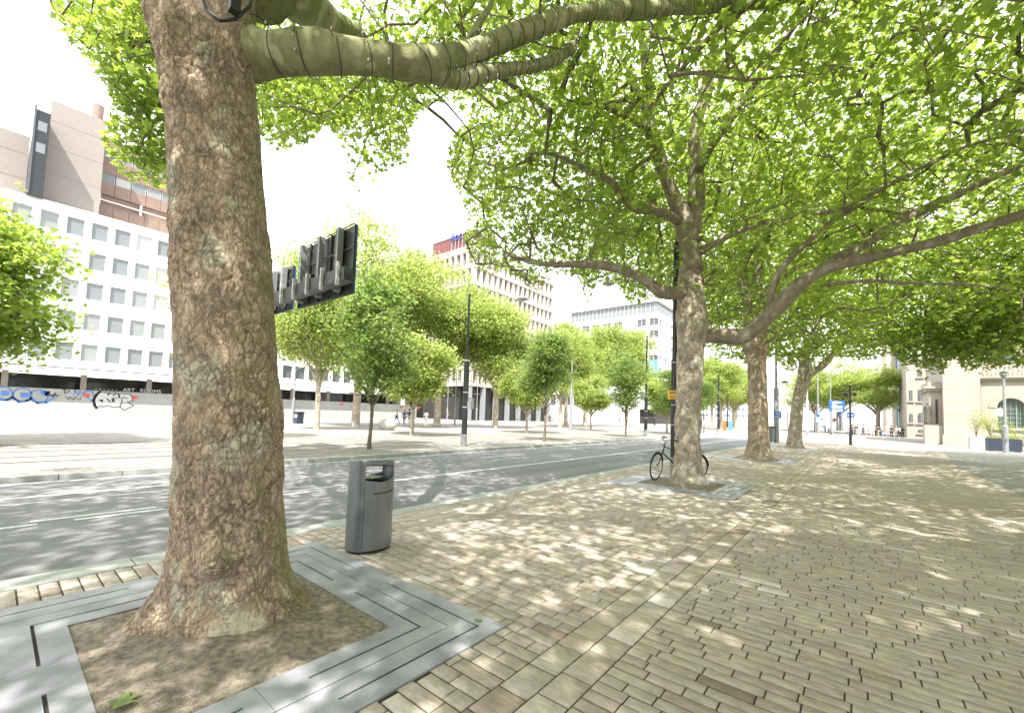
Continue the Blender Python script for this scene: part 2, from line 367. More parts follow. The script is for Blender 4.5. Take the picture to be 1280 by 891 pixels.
# bedding under the paving stones
sheet('paving_bed', -5.49, -8, 40, 130, -.0075, M['joint'])
# individual stones
SV = []; SVAR = []; SN = 0
holes = [(-5.02, -.2, -2.07, 2.56)]+[(-4.88, c-1.42, -1.95, c+1.42) for c in (11.05, 21.2, 34.0)]
def in_hole(x0, y0, x1, y1):
    for h in holes:
        if x1 > h[0]+.004 and x0 < h[2]-.004 and y1 > h[1]+.004 and y0 < h[3]-.004: return True
    return False
def stone(x0, y0, x1, y1, v, g=.0046):
    x0 += g; x1 -= g; y0 += g*1.35; y1 -= g*1.35
    if x1-x0 < .03 or y1-y0 < .03: return
    z = rng.uniform(-.0013, .0013); c = .003; t = rng.uniform(-.0008, .0008, 4)
    SV.append([(x0, y0, -.02), (x1, y0, -.02), (x1, y1, -.02), (x0, y1, -.02),
               (x0, y0, z-.004), (x1, y0, z-.004), (x1, y1, z-.004), (x0, y1, z-.004),
               (x0+c, y0+c, z+t[0]), (x1-c, y0+c, z+t[1]), (x1-c, y1-c, z+t[2]), (x0+c, y1-c, z+t[3])]); SVAR.append(v)
def clipstone(x0, y0, x1, y1, v):
    for h in holes:
        if x1 > h[0] and x0 < h[2] and y1 > h[1] and y0 < h[3]:
            if x0 < h[0]-.05: clipstone(x0, y0, h[0], y1, v)
            if x1 > h[2]+.05: clipstone(h[2], y0, x1, y1, v)
            xa, xb = max(x0, h[0]), min(x1, h[2])
            if y0 < h[1]-.04: clipstone(xa, y0, xb, h[1], v)
            if y1 > h[3]+.04: clipstone(xa, h[3], xb, y1, v)
            return
    stone(x0, y0, x1, y1, v)
def field(xa, xb, ya, yb, pitch, lmin, lmax, palef):
    y = ya; row = 0
    while y < yb:
        p = pitch*(1+.0*row); x = xa-rng.uniform(0, lmax)*0
        first = True
        while x < xb-.001:
            l = rng.uniform(lmin, lmax)
            if first: l *= rng.uniform(.4, 1); first = False
            x2 = min(x+l, xb)
            if xb-x2 < .09: x2 = xb
            pn = vnoise(np.array([[x*.9, y*.9, 3.]]), 5)[0]
            v = np.clip(.50+rng.normal(0, .14)+.15*(pn-.5), .02, .86)
            if rng.random() < palef*max(0, (pn-.35))*4: v = rng.uniform(.92, 1)
            clipstone(x, y, x2, y+p, v); x = x2
        y += p; row += 1
YE = 46
field(-5.49, -1.66, -1.6, YE, .122, .17, .31, .07)
field(-1.24, 9.5, -1.6, YE, .101, .17, .38, .045)
for xx in (-1.66, -1.45):
    y = -1.6
    while y < YE:
        l = rng.uniform(.2, .34); clipstone(xx, y, xx+.21, y+l, np.clip(.5+rng.normal(0, .2), .05, .98)); y += l
SV = np.array(SV); n = len(SV); base = (np.arange(n)*12)[:, None, None]
fq = np.array([(0, 1, 5, 4), (1, 2, 6, 5), (2, 3, 7, 6), (3, 0, 4, 7), (4, 5, 9, 8), (5, 6, 10, 9), (6, 7, 11, 10), (7, 4, 8, 11), (8, 9, 10, 11)])
pv = fastmesh('paving', SV.reshape(-1, 3), (base+fq[None]).reshape(-1, 4), M['stones'], var=np.repeat(SVAR, 12)); struct(pv)
def brickpave(name, col1, col2, mortar, bw, bh, rough=.85, rot=0):
    m, t, b = newmat(name); L = t.links.new; c = N(t, 'ShaderNodeTexCoord'); mpn = N(t, 'ShaderNodeMapping'); mpn.inputs[2].default_value = (0, 0, rot)
    bt = N(t, 'ShaderNodeTexBrick'); bt.inputs['Scale'].default_value = 1; bt.inputs['Brick Width'].default_value = bw; bt.inputs['Row Height'].default_value = bh; bt.inputs['Mortar Size'].default_value = .006
    bt.inputs['Color1'].default_value = (*col1, 1); bt.inputs['Color2'].default_value = (*col2, 1); bt.inputs['Mortar'].default_value = (*mortar, 1)
    L(c.outputs['Object'], mpn.inputs[0]); L(mpn.outputs[0], bt.inputs['Vector'])
    n = N(t, 'ShaderNodeTexNoise'); n.inputs['Scale'].default_value = .7; n.inputs['Detail'].default_value = 6; L(c.outputs['Object'], n.inputs['Vector'])
    mr = N(t, 'ShaderNodeMapRange'); mr.inputs[3].default_value = .8; mr.inputs[4].default_value = 1.2; L(n.outputs['Fac'], mr.inputs[0])
    sc = N(t, 'ShaderNodeVectorMath', operation='SCALE'); L(bt.outputs['Color'], sc.inputs[0]); L(mr.outputs[0], sc.inputs['Scale'])
    L(sc.outputs[0], b.inputs['Base Color']); b.inputs['Roughness'].default_value = rough; return m
M['pavefar'] = brickpave('distant_stone_paving', (.20, .185, .16), (.255, .235, .205), (.13, .12, .105), .3, .122)
M['tram'] = brickpave('tram_bed_setts', (.20, .185, .168), (.265, .245, .225), (.11, .10, .09), .4, .2, rot=R(90))
M['slab'] = brickpave('pale_slabs', (.245, .228, .205), (.305, .285, .26), (.19, .178, .16), .6, .3)
sheet('paving_distance', -5.49, YE, 9.5, 130, -.001, M['pavefar'])
sheet('paving_side', 9.5, -20, 60, 130, -.001, M['pavefar'])
struct(MB().prism([(5.2, 47), (3.3, 26), (3.2, 15), (6.0, 8), (14, 4), (60, 4), (60, 54), (12, 54)], (0, 0, .0045), (1, 0, 0), (0, 1, 0), (0, 0, .002)).build('side_lane', pm('side_lane_paving', (.27, .265, .25), .8, .1, 3, bump=.2, bscale=90)))
# beyond the road: paved strip, tram bed with rails, pale pavement
sheet('tram_verge', -15.6, -60, KF-.22, 420, .012, M['tram'])
sheet('tram_bed', -22.2, -60, -15.6, 420, -.004, M['tram'])
r_ = MB()
for x in (-16.2, -17.65, -19.4, -20.85): r_.box(x-.045, -60, -.01, x+.045, 420, .004); r_.box(x+.06, -60, -.01, x+.11, 420, .002)
struct(r_.build('tram_rails', M['rail']))
sheet('far_pavement', -71.8, -60, -22.2, 420, .02, M['slab'])
struct(MB().box(-120, 96, .021, -22.2, 140, .03).build('side_street', M['asphalt'])) if False else None

# ------------------------------------------------------------------ tree pits
def grate(cx, cy, label, hx, hy, W_, H_):
    t = thing('tree_grate', label, 'tree grate', (cx, cy, 0), group='stone tree pit surrounds in a row')
    x0, x1, y0, y1 = -W_, W_, -H_, H_
    hx0, hx1, hy0, hy1 = hx[0], hx[1], hy[0], hy[1]
    slots = []
    ringx = lambda f: (x0+(hx0-x0)*f, x1-(x1-hx1)*f, y0+(hy0-y0)*f, y1-(y1-hy1)*f)
    s = .0095
    a = ringx(.5)                       # seam between the outer and inner ring
    seam = .0045
    for (xa, ya, xb, yb) in ((a[0], a[2]-seam, a[1], a[2]+seam), (a[0], a[3]-seam, a[1], a[3]+seam), (a[0]-seam, a[2], a[0]+seam, a[3]), (a[1]-seam, a[2], a[1]+seam, a[3])): slots.append((xa, ya, xb, yb))
    for f in (.25, .75):
        a = ringx(f); lx = (a[1]-a[0]); ly = (a[3]-a[2])
        for yy in (a[2], a[3]):
            slots.append((a[0], yy-s, a[0]+lx*.36, yy+s)); slots.append((a[1]-lx*.45, yy-s, a[1]+s, yy+s)); 
        for xx in (a[0], a[1]):
            slots.append((xx-s, a[2]-s, xx+s, a[2]+ly*.36)); slots.append((xx-s, a[3]-ly*.45, xx+s, a[3]+s))
    jx = [x0+(x1-x0)*.42]; jy = [y0+(y1-y0)*.45]
    for q in jx: slots.append((q-.0015, y0, q+.0015, y1))
    for q in jy: slots.append((x0, q-.0015, x1, q+.0015))
    xs = sorted({x0, x1, hx0, hx1}|{q for b in slots for q in (b[0], b[2])}); ys = sorted({y0, y1, hy0, hy1}|{q for b in slots for q in (b[1], b[3])})
    keep = np.zeros((len(xs)-1, len(ys)-1), bool)
    for i in range(len(xs)-1):
        for j in range(len(ys)-1):
            mx_, my_ = (xs[i]+xs[i+1])/2, (ys[j]+ys[j+1])/2
            if hx0 < mx_ < hx1 and hy0 < my_ < hy1: continue
            if any(b[0] < mx_ < b[2] and b[1] < my_ < b[3] for b in slots): continue
            keep[i, j] = True
    m = MB(); zt_, zb = .008, -.03
    for i in range(len(xs)-1):
        for j in range(len(ys)-1):
            if not keep[i, j]: continue
            X0, X1, Y0, Y1 = xs[i], xs[i+1], ys[j], ys[j+1]
            m.add([(X0, Y0, zt_), (X1, Y0, zt_), (X1, Y1, zt_), (X0, Y1, zt_)], [(0, 1, 2, 3)])
            for di, dj, e in ((-1, 0, ((X0, Y1), (X0, Y0))), (1, 0, ((X1, Y0), (X1, Y1))), (0, -1, ((X0, Y0), (X1, Y0))), (0, 1, ((X1, Y1), (X0, Y1)))):
                a_, b_ = i+di, j+dj
                if not (0 <= a_ < keep.shape[0] and 0 <= b_ < keep.shape[1] and keep[a_, b_]):
                    (p, q), (r2, s2) = e
                    m.add([(p, q, zb), (r2, s2, zb), (r2, s2, zt_), (p, q, zt_)], [(0, 1, 2, 3)])
    m.build('surround', M['granite'], t)
    # soil
    nx = 90; gx = np.linspace(hx0, hx1, nx); gy = np.linspace(hy0, hy1, nx); X, Y = np.meshgrid(gx, gy); P = np.stack([X.ravel()+cx, Y.ravel()+cy, 0*X.ravel()], 1)
    edge = np.minimum.reduce([X-hx0, hx1-X, Y-hy0, hy1-Y]).ravel()
    Z = -.000+.05*np.clip(edge/.5, 0, 1)**1.0+.05*fbm(P*3, 5)*np.clip(edge/.1, 0, 1)+.012*fbm(P*22, 3, 4)
    Z = np.maximum(Z, -.0055); V = np.stack([X.ravel(), Y.ravel(), Z], 1); ii = np.arange(nx*nx).reshape(nx, nx)
    Fa = np.stack([ii[:-1, :-1], ii[:-1, 1:], ii[1:, 1:], ii[1:, :-1]], -1).reshape(-1, 4)
    fastmesh('soil', V, Fa, M['soil'], t, smooth=True)
    return t
grate(-3.545, 1.18, 'dark grey slotted stone surround round the nearest trunk', (-.80, .87), (-.74, .78), 1.475, 1.38)
grate(-3.415, 11.05, 'slotted stone surround under the bicycle and second trunk', (-.85, .87), (-.8, .8), 1.465, 1.42)
grate(-3.415, 21.2, 'pale stone surround at the foot of the third trunk', (-.85, .87), (-.8, .8), 1.465, 1.42)
grate(-3.415, 34.0, 'most distant stone surround, at the foot of the fourth trunk', (-.85, .87), (-.8, .8), 1.465, 1.42)

# ------------------------------------------------------------------ trees
def poly_in(px, py, poly):
    poly = np.array(poly, float); x1, y1 = poly[:, 0], poly[:, 1]; x2, y2 = np.roll(x1, -1), np.roll(y1, -1); r = np.zeros(len(px), bool)
    for a, b, c, d in zip(x1, y1, x2, y2):
        if b == d: continue
        r ^= ((b > py) != (d > py)) & (px < (c-a)*(py-b)/(d-b)+a)
    return r
# the open sky and street seen between the crowns of the near row (photo outline of the crowns)
OPEN = [[(-900, -900), (40, -900), (58, -5), (75, 42), (112, 78), (128, 98), (140, 130), (127, 168), (135, 200), (165, 230), (214, 236), (214, 1400), (-900, 1400)],
        [(214, 236), (320, 160), (345, 188), (375, 180), (398, 166), (405, 152), (424, 168), (428, 200), (440, 236), (452, 243), (470, 228), (492, 213), (513, 198), (511, 165), (528, 140), (545, 126), (566, 128), (578, 150),
         (560, 188), (558, 212), (574, 240), (584, 268), (580, 300), (592, 332), (612, 346), (630, 336), (655, 352), (672, 380), (690, 378), (700, 342), (724, 348), (733, 388), (746, 352), (770, 352), (790, 388), (815, 372), (845, 375), (850, 425), (890, 455),
         (925, 448), (940, 462), (965, 445), (992, 474), (1012, 462), (1040, 446), (1085, 452), (1115, 441), (1135, 468), (1155, 476), (1176, 468), (1195, 446), (1213, 484), (1228, 464), (1252, 460), (1290, 474), (2600, 500), (2600, 1500), (214, 1400)]]
def open_sky(P, shrink=0):
    x, y, z = proj(P); m = np.zeros(len(P), bool)
    for pl in OPEN: m |= poly_in(x, y, pl)
    return m & (z > .3)
def smoothpath(pts, step=.3, amp=0., seed=0):
    P = np.array([p[:3] for p in pts], float); r = np.array([p[3] for p in pts], float); out = []
    for i in range(len(P)-1):
        p0, p1, p2, p3 = P[max(i-1, 0)], P[i], P[i+1], P[min(i+2, len(P)-1)]
        n = max(2, int(np.linalg.norm(p2-p1)/step))
        for j in range(n):
            t = j/n; q = .5*((2*p1)+(-p0+p2)*t+(2*p0-5*p1+4*p2-p3)*t*t+(-p0+3*p1-3*p2+p3)*t**3)
            out.append((*q, r[i]*(1-t)+r[i+1]*t))
    out.append((*P[-1], r[-1])); out = np.array(out)
    if amp: out[1:, :3] += amp*np.stack([fbm(out[1:, :3]*1.1+7*q, 2, seed+q) for q in range(3)], 1)
    return out
LT = {}
a_ = np.radians([90, 113, 143, 176, 214, 262, 278, 326, 4, 37, 67]); rr_ = np.array([1, .50, .95, .50, .66, .22, .22, .66, .50, .95, .50])
V_ = np.stack([rr_*np.cos(a_), rr_*np.sin(a_), -.22*rr_**2], 1); V_ = np.vstack([[0, 0, 0], V_])
LT[0] = (V_, np.array([(0, i+1, (i+1) % 11+1) for i in range(11)]))
LT[1] = (np.array([(0, -.35, 0), (.62, -.25, -.1), (.9, .35, -.2), (.32, .45, 0), (0, 1, -.2), (-.32, .45, 0), (-.9, .35, -.2), (-.62, -.25, -.1)]), np.array([(0, 1, 3), (1, 2, 3), (0, 3, 5), (3, 4, 5), (0, 5, 7), (5, 6, 7)]))
LT[2] = (np.array([(0, -.6, 0), (.75, .1, -.2), (0, .95, 0), (-.75, .1, -.2)]), np.array([(0, 1, 2), (0, 2, 3)]))
def leaves(C, size, rng, lod, up=.85, droop=None):
    n = len(C); nv = rng.normal(0, .55, (n, 3)); nv[:, 2] += up; nv /= np.linalg.norm(nv, axis=1)[:, None]
    a = rng.normal(0, 1, (n, 3)); a -= nv*(a*nv).sum(1)[:, None]; a /= np.linalg.norm(a, axis=1)[:, None]; b = np.cross(nv, a)
    s = size*rng.uniform(.45, 1.3, n)
    T, Fc = LT[lod]; V = C[:, None]+s[:, None, None]*(T[None, :, 0, None]*a[:, None]+T[None, :, 1, None]*b[:, None]+T[None, :, 2, None]*nv[:, None])
    Fa = (np.arange(n)*len(T))[:, None, None]+Fc[None]
    var = np.clip(rng.beta(2.2, 2.2, n)*.93+1.5*fbm(C*.9, 2, 17), 0, .94); var[rng.random(n) < .012] = 1
    return V.reshape(-1, 3), Fa.reshape(-1, 3), np.repeat(var, len(T))
def tree(name, label, cat, loc, trunk, limbs, ell, natt, perleaf, lsize, lod, seed, barkm, leafm, group=None, prune=True, trunkfn=None, spread=.42, cut=None, rz=0, limbmat=None, rmin=.012, flat=.6):
    """trunk / limbs: lists of (x,y,z,r) in WORLD coords minus loc; ell: crown ellipsoids (cx,cy,cz,rx,ry,rz,weight) local"""
    rng = np.random.default_rng(seed); loc = np.array(loc, float)
    t = thing(name, label, cat, tuple(loc), rz, group)
    paths = [smoothpath(trunk, .25)]+[smoothpath(l, .3, .12, seed+i) for i, l in enumerate(limbs)]
    # skeleton nodes
    NP_ = [p[:, :3] for p in paths]; NR = [p[:, 3] for p in paths]
    nodes = np.concatenate([q if i else q[len(q)//2:] for i, q in enumerate(NP_)]); fixedr = np.concatenate([q if i else q[len(q)//2:] for i, q in enumerate(NR)])
    # attractors
    w = np.array([e[6]*e[3]*e[4]*e[5] for e in ell]); w /= w.sum(); A = []
    need = natt
    for tries in range(12):
        ci = rng.choice(len(ell), need*2, p=w); E_ = np.array([e[:6] for e in ell])[ci]
        d = rng.normal(0, 1, (len(ci), 3)); d /= np.linalg.norm(d, axis=1)[:, None]; rad = rng.random(len(ci))**(1/2.6)
        p = E_[:, :3]+d*rad[:, None]*E_[:, 3:6]
        cl_ = fbm(p*.42+seed, 3, seed) ; p = p[cl_ > -.075+rng.normal(0, .03, len(p))]
        if prune: p = p[~open_sky(p+loc)]
        if cut is not None: p = p[cut(p)]
        A.append(p[:need]); need = natt-sum(map(len, A))
        if need <= 0: break
    A = np.concatenate(A)[:natt]
    d0 = np.array([np.min(np.linalg.norm(nodes-p, axis=1)) for p in A]); A = A[np.argsort(d0)]
    K = len(nodes)+len(A)*4; NPOS = np.zeros((K, 3)); PL = np.zeros(K); PAR = np.full(K, -1); cnt = len(nodes)
    NPOS[:cnt] = nodes; PL[:cnt] = 0; chains = []; tips = []; FIX = np.zeros(K); FIX[:cnt] = fixedr
    for p in A:
        dd = np.linalg.norm(NPOS[:cnt]-p, axis=1); j = int(np.argmin(dd+.16*PL[:cnt]+.5*np.maximum(0, NPOS[:cnt, 2]-p[2]-.4))); L_ = dd[j]
        if L_ > 4.5: 
            if L_ > 7: continue
        seg = max(1, min(3, int(L_/.5))); prev = j; ids = [j]; o = NPOS[j].copy(); side = rng.normal(0, .07*L_, 3)
        for q in range(1, seg+1):
            f = q/seg; pos = o+(p-o)*f+side*math.sin(math.pi*f)+np.array([0, 0, .10*L_*math.sin(math.pi*f)])
            NPOS[cnt] = pos; PAR[cnt] = prev; PL[cnt] = PL[prev]+L_/seg; prev = cnt; ids.append(cnt); cnt += 1
        chains.append(ids); tips.append(prev)
    area = np.zeros(cnt); area[np.array(tips)] += 1
    for i in range(cnt-1, -1, -1):
        if PAR[i] >= 0: area[PAR[i]] += area[i]
    rad = rmin*.6+rmin*np.power(area, .5)*.75
    tb = MB()
    TV = []; TF = []; tn = 0
    for ids in chains:
        pts = NPOS[ids]; rs = np.array([min(rad[ids[1]], FIX[ids[0]]*.9 if FIX[ids[0]] > 0 else 9)]+[rad[i] for i in ids[1:]]); rs[-1] *= .6
        tb.tube(pts, rs.tolist(), 5 if lod else 6, cap=False)
    bm_ = MB()
    if trunkfn is None:
        p = paths[0]; nseg = 20
        bm_.tube(p[:, :3], p[:, 3].tolist(), nseg, cap=True)
    for p in paths[1:]:
        bm_.tube(p[:, :3], (p[:, 3]*(1+.10*np.sin(np.arange(len(p))*1.3+seed))).tolist(), 14, cap=True)
    off = bm_.n
    V = np.concatenate(bm_.v) if bm_.v else np.zeros((0, 3))
    if len(V):
        V = V+ .05*np.stack([fbm((V+loc)*4+11*q, 3, seed+q) for q in range(3)], 1)
        bm_.v = [V]
    if trunkfn is not None:
        tv, tf, plate = trunkfn(); fastmesh('trunk', tv-loc, tf, barkm, t, var=plate, smooth=True, attrname='plate')
        tr = bm_.build('limb', limbmat or barkm, t, smooth=True, attr=('plate', np.full(bm_.n, .5)))
    else:
        n0 = bm_.n; tr = bm_.build('trunk', barkm, t, smooth=True, attr=('plate', np.full(n0, .5)))
    tb.build('twigs', M['twig'], t, smooth=True)
    # leaves
    T = NPOS[np.array(tips)]; par = NPOS[PAR[np.array(tips)]]
    n = len(T)*perleaf; idx = np.repeat(np.arange(len(T)), perleaf); f = rng.random(n)**.6
    C = par[idx]*(1-f[:, None])+T[idx]*f[:, None]+rng.normal(0, spread, (n, 3))*np.array([1, 1, flat])
    if prune:
        m = ~open_sky(C+loc); C = C[m]
    V, Fa, var = leaves(C, lsize, rng, lod)
    cr_ = fastmesh('crown', V, Fa, leafm, t, var=var)
    return t
M['twig'] = pm('twig_bark', (.20, .165, .12), .9, .3, 10)

def heroTrunk():
    # nearest trunk: flared, buttressed, burled; plates of bark are real relief
    cx, cy = -3.72, 1.22; nz, nt = 560, 330
    zz = np.concatenate([np.linspace(-.03, .9, 190, endpoint=False), np.linspace(.9, 5.6, nz-190)]); th = np.linspace(0, 2*math.pi, nt, endpoint=False)
    Z, T = np.meshgrid(zz, th, indexing='ij'); Z = Z.ravel(); T = T.ravel()
    r = np.interp(Z, [-.05, .1, .35, .8, 1.6, 2.6, 3.6, 4.4, 4.9, 5.6], [.46, .415, .38, .355, .345, .325, .305, .30, .30, .30])
    flare = np.exp(-np.clip(Z, 0, 9)/.17)
    for a, am, w in ((R(-118), .16, 14), (R(-20), .04, 6), (R(50), .10, 6), (R(150), .10, 6), (R(215), .10, 6), (R(90), .1, 5)):
        r += am*flare*np.exp(w*(np.cos(T-a)-1))
    r += .018*np.cos(3*T+Z*1.1)*np.interp(Z, [0, 2], [1.4, .6])
    # burl low on the viewer side, pair of swellings higher up
    vd = math.atan2(-cy, -cx)           # towards the camera
    def bump_(a, z, am, wa, wz): return am*np.exp(-((np.angle(np.exp(1j*(T-a))))/wa)**2-((Z-z)/wz)**2)
    r += bump_(vd-.22, .52, .12, .24, .12)-bump_(vd-.1, .38, .05, .35, .05)+bump_(vd+.35, .62, .03, .3, .12)+bump_(vd-1.5, 4.62, .10, .45, .28)+bump_(vd-.75, 4.25, .07, .22, .28)+bump_(vd-.5, 4.75, .08, .3, .25)+bump_(vd+.7, 4.9, .12, .5, .4)
    r += bump_(vd+1.0, .9, .05, .2, .16)
    lean = np.interp(Z, [0, 5.6], [0, .0])
    ax_ = [PD(x, y, d) for x, y, d in ((290, 735, 3.25), (290, 680, 3.28), (288, 600, 3.30), (281, 400, 3.34), (272, 230, 3.38), (268, 150, 3.40), (262, 40, 3.42), (256, -60, 3.44))]
    az = [a[2] for a in ax_]; ox = np.interp(Z, az, [a[0] for a in ax_]); oy = np.interp(Z, az, [a[1] for a in ax_])
    X = ox+r*np.cos(T); Y = oy+r*np.sin(T); P = np.stack([X, Y, Z], 1)
    Pn = P+.05*np.stack([fbm(P*5+9*q, 3, q) for q in range(3)], 1)
    d1, d2, cid = worley(Pn*np.array([26, 26, 17]), 1); e1 = np.clip((d2-d1)/.22, 0, 1)
    D1, D2, cid2 = worley(Pn*np.array([11, 11, 7.])+5, 9); e2 = np.clip((D2-D1)/.16, 0, 1)
    patch = np.clip((fbm(P*1.7+3, 3, 8)+.02)*8, 0, 1)                    # where thick plates still cling
    r2 = r+.030*fbm(P*3.2, 4, 3)+(.011*e1+.006*cid)*(.35+.65*patch)+.014*e2*patch+.008*fbm(P*45, 2, 6)
    X = ox+r2*np.cos(T); Y = oy+r2*np.sin(T); V = np.stack([X, Y, Z], 1)
    ii = np.arange(nz*nt).reshape(nz, nt); jj = np.roll(ii, -1, 1)
    Fa = np.stack([ii[:-1], jj[:-1], jj[1:], ii[1:]], -1).reshape(-1, 4)
    return V, Fa, np.clip(.35*cid+.35*cid2+.3*e1, 0, 1)
def midTrunk(cx, cy, prof, seed, H, flares, lean):
    def fn():
        nz, nt = 300, 110; zz = np.linspace(-.04, H, nz); th = np.linspace(0, 2*math.pi, nt, endpoint=False); Z, T = np.meshgrid(zz, th, indexing='ij'); Z = Z.ravel(); T = T.ravel()
        r = np.interp(Z, *prof); fl = np.exp(-np.clip(Z, 0, 9)/.2)
        for a, am in flares: r += am*fl*np.exp(5*(np.cos(T-a)-1))
        r += .03*np.sin(2*T+Z*2+seed)*r+.02*np.sin(5*T-Z*3)*r
        ox = cx+np.interp(Z, *lean[0]); oy = cy+np.interp(Z, *lean[1])
        P = np.stack([ox+r*np.cos(T), oy+r*np.sin(T), Z], 1)
        d1, d2, cid = worley(P*np.array([5, 5, 9])+seed, seed); e = np.clip((d2-d1)/.2, 0, 1)
        r = r+.07*fbm(P*2.6, 4, seed)+.012*e*r/.35
        V = np.stack([ox+r*np.cos(T), oy+r*np.sin(T), Z], 1); ii = np.arange(nz*nt).reshape(nz, nt); jj = np.roll(ii, -1, 1)
        return V, np.stack([ii[:-1], jj[:-1], jj[1:], ii[1:]], -1).reshape(-1, 4), np.clip(.2+.6*cid, 0, 1)
    return fn
def pxl(loc, pts, yj=0.):               # limb points given as photo px, py, depth, radius -> local xyz r
    out = []
    for x, y, d, r in pts: p = PD(x, y, d)-np.array(loc); out.append((*p, r))
    return out
def pe(L, x, y, d, r, w): p = PD(x, y, d)-np.array(L); return (*p, r, r, r*.8, w)
GR = 'plane trees in a row on the near pavement'
# tree 1 ---------------------------------------------------------------
L1 = (-3.72, 1.22, 0)
limbs1 = [pxl(L1, [(262, 50, 3.66, .17), (292, 58, 3.56, .215), (322, 63, 3.45, .185), (350, 64, 3.42, .160), (400, 66, 3.42, .145), (470, 72, 3.6, .135), (530, 82, 3.75, .13), (590, 66, 4.1, .115), (650, 42, 4.5, .105), (720, 16, 5.0, .10), (800, 11, 5.5, .10), (880, 9, 6.0, .095), (960, 3, 6.7, .08), (1040, -20, 7.5, .05)]),
          pxl(L1, [(530, 86, 3.75, .10), (570, 96, 4.0, .085), (625, 88, 4.4, .075), (680, 78, 4.9, .065), (712, 62, 5.3, .05), (722, 40, 5.8, .035)]),
          pxl(L1, [(575, 70, 4.1, .05), (592, 40, 4.4, .04), (612, 8, 4.8, .032), (640, -60, 5.5, .02)]),
          [(-.05, 0, 5.0, .26), (-.5, -.2, 6.4, .2), (-1.2, -.5, 8.2, .15), (-1.6, -.9, 10.5, .1), (-1.5, -1, 13, .05)],
          [(.05, .05, 5.2, .24), (.7, .7, 7, .17), (1.6, 1.4, 9, .12), (2.4, 1.8, 12, .06)],
          [(-.1, .1, 5.2, .2), (-1.5, 1.6, 6.6, .14), (-3.4, 3.0, 8.2, .10), (-5.2, 3.8, 9.3, .06), (-6.6, 4.6, 9.6, .03)],
          [(-.1, -.05, 5.1, .2), (-2.2, -.6, 6.8, .13), (-4.2, -.6, 8.2, .08), (-6.2, .2, 8.8, .04)],
          [(.1, -.1, 5.1, .22), (1.8, -1.8, 6.8, .14), (3.6, -3.4, 8.4, .09), (5, -5, 9.2, .04)],
          [(.1, 0, 5.2, .2), (2.4, .6, 7, .12), (4.6, .6, 8.4, .08), (6.4, 1.5, 9, .04)]]
def cut1(p):                            # keep the crown off the trunk axis and above head height
    x, y, z = (p+np.array(L1)).T
    xx, yy, dd = proj(p+np.array(L1))
    near = (dd > .2) & (dd < 7.8) & (xx > 345) & (yy > -90) & (xx < 1400) & ~((xx > 1120) & (yy < 110)) & ~((dd > 5.6) & (xx < 640) & (yy < 40))
    return (z > 5.0) & (np.hypot(p[:, 0], p[:, 1])+1.2*(z-5.2) > 1.2) & ~near
tree('plane_tree', 'massive flaking trunk nearest the viewer with a limb wrapped in cable', 'tree', L1,
     [(0, 0, 0, .4), (0, 0, 5.3, .35)], limbs1,
     [pe(L1, 165, 120, 9.5, 2.4, 5), pe(L1, 110, 30, 9, 2.2, 3), pe(L1, 190, 200, 10, 1.6, 5), pe(L1, 470, 160, 11.3, 2.0, 4), pe(L1, 350, 130, 10.5, 1.6, 4), (0, .3, 10.2, 9.6, 9.6, 4.6, 1), (5, -2, 9.8, 4.5, 6.5, 3.2, .7), (-6.3, 3.5, 8.6, 3.6, 4.6, 1.9, 2.2), (2.5, 4.5, 8.2, 4, 4.5, 2.3, .9), (-5, -2, 8.0, 3.5, 4, 2, .9)],
     2900, 18, .10, 0, 11, M['bark'], M['leaf'], GR, rmin=.0085, trunkfn=heroTrunk, cut=cut1, limbmat=M['limb'], spread=.36)
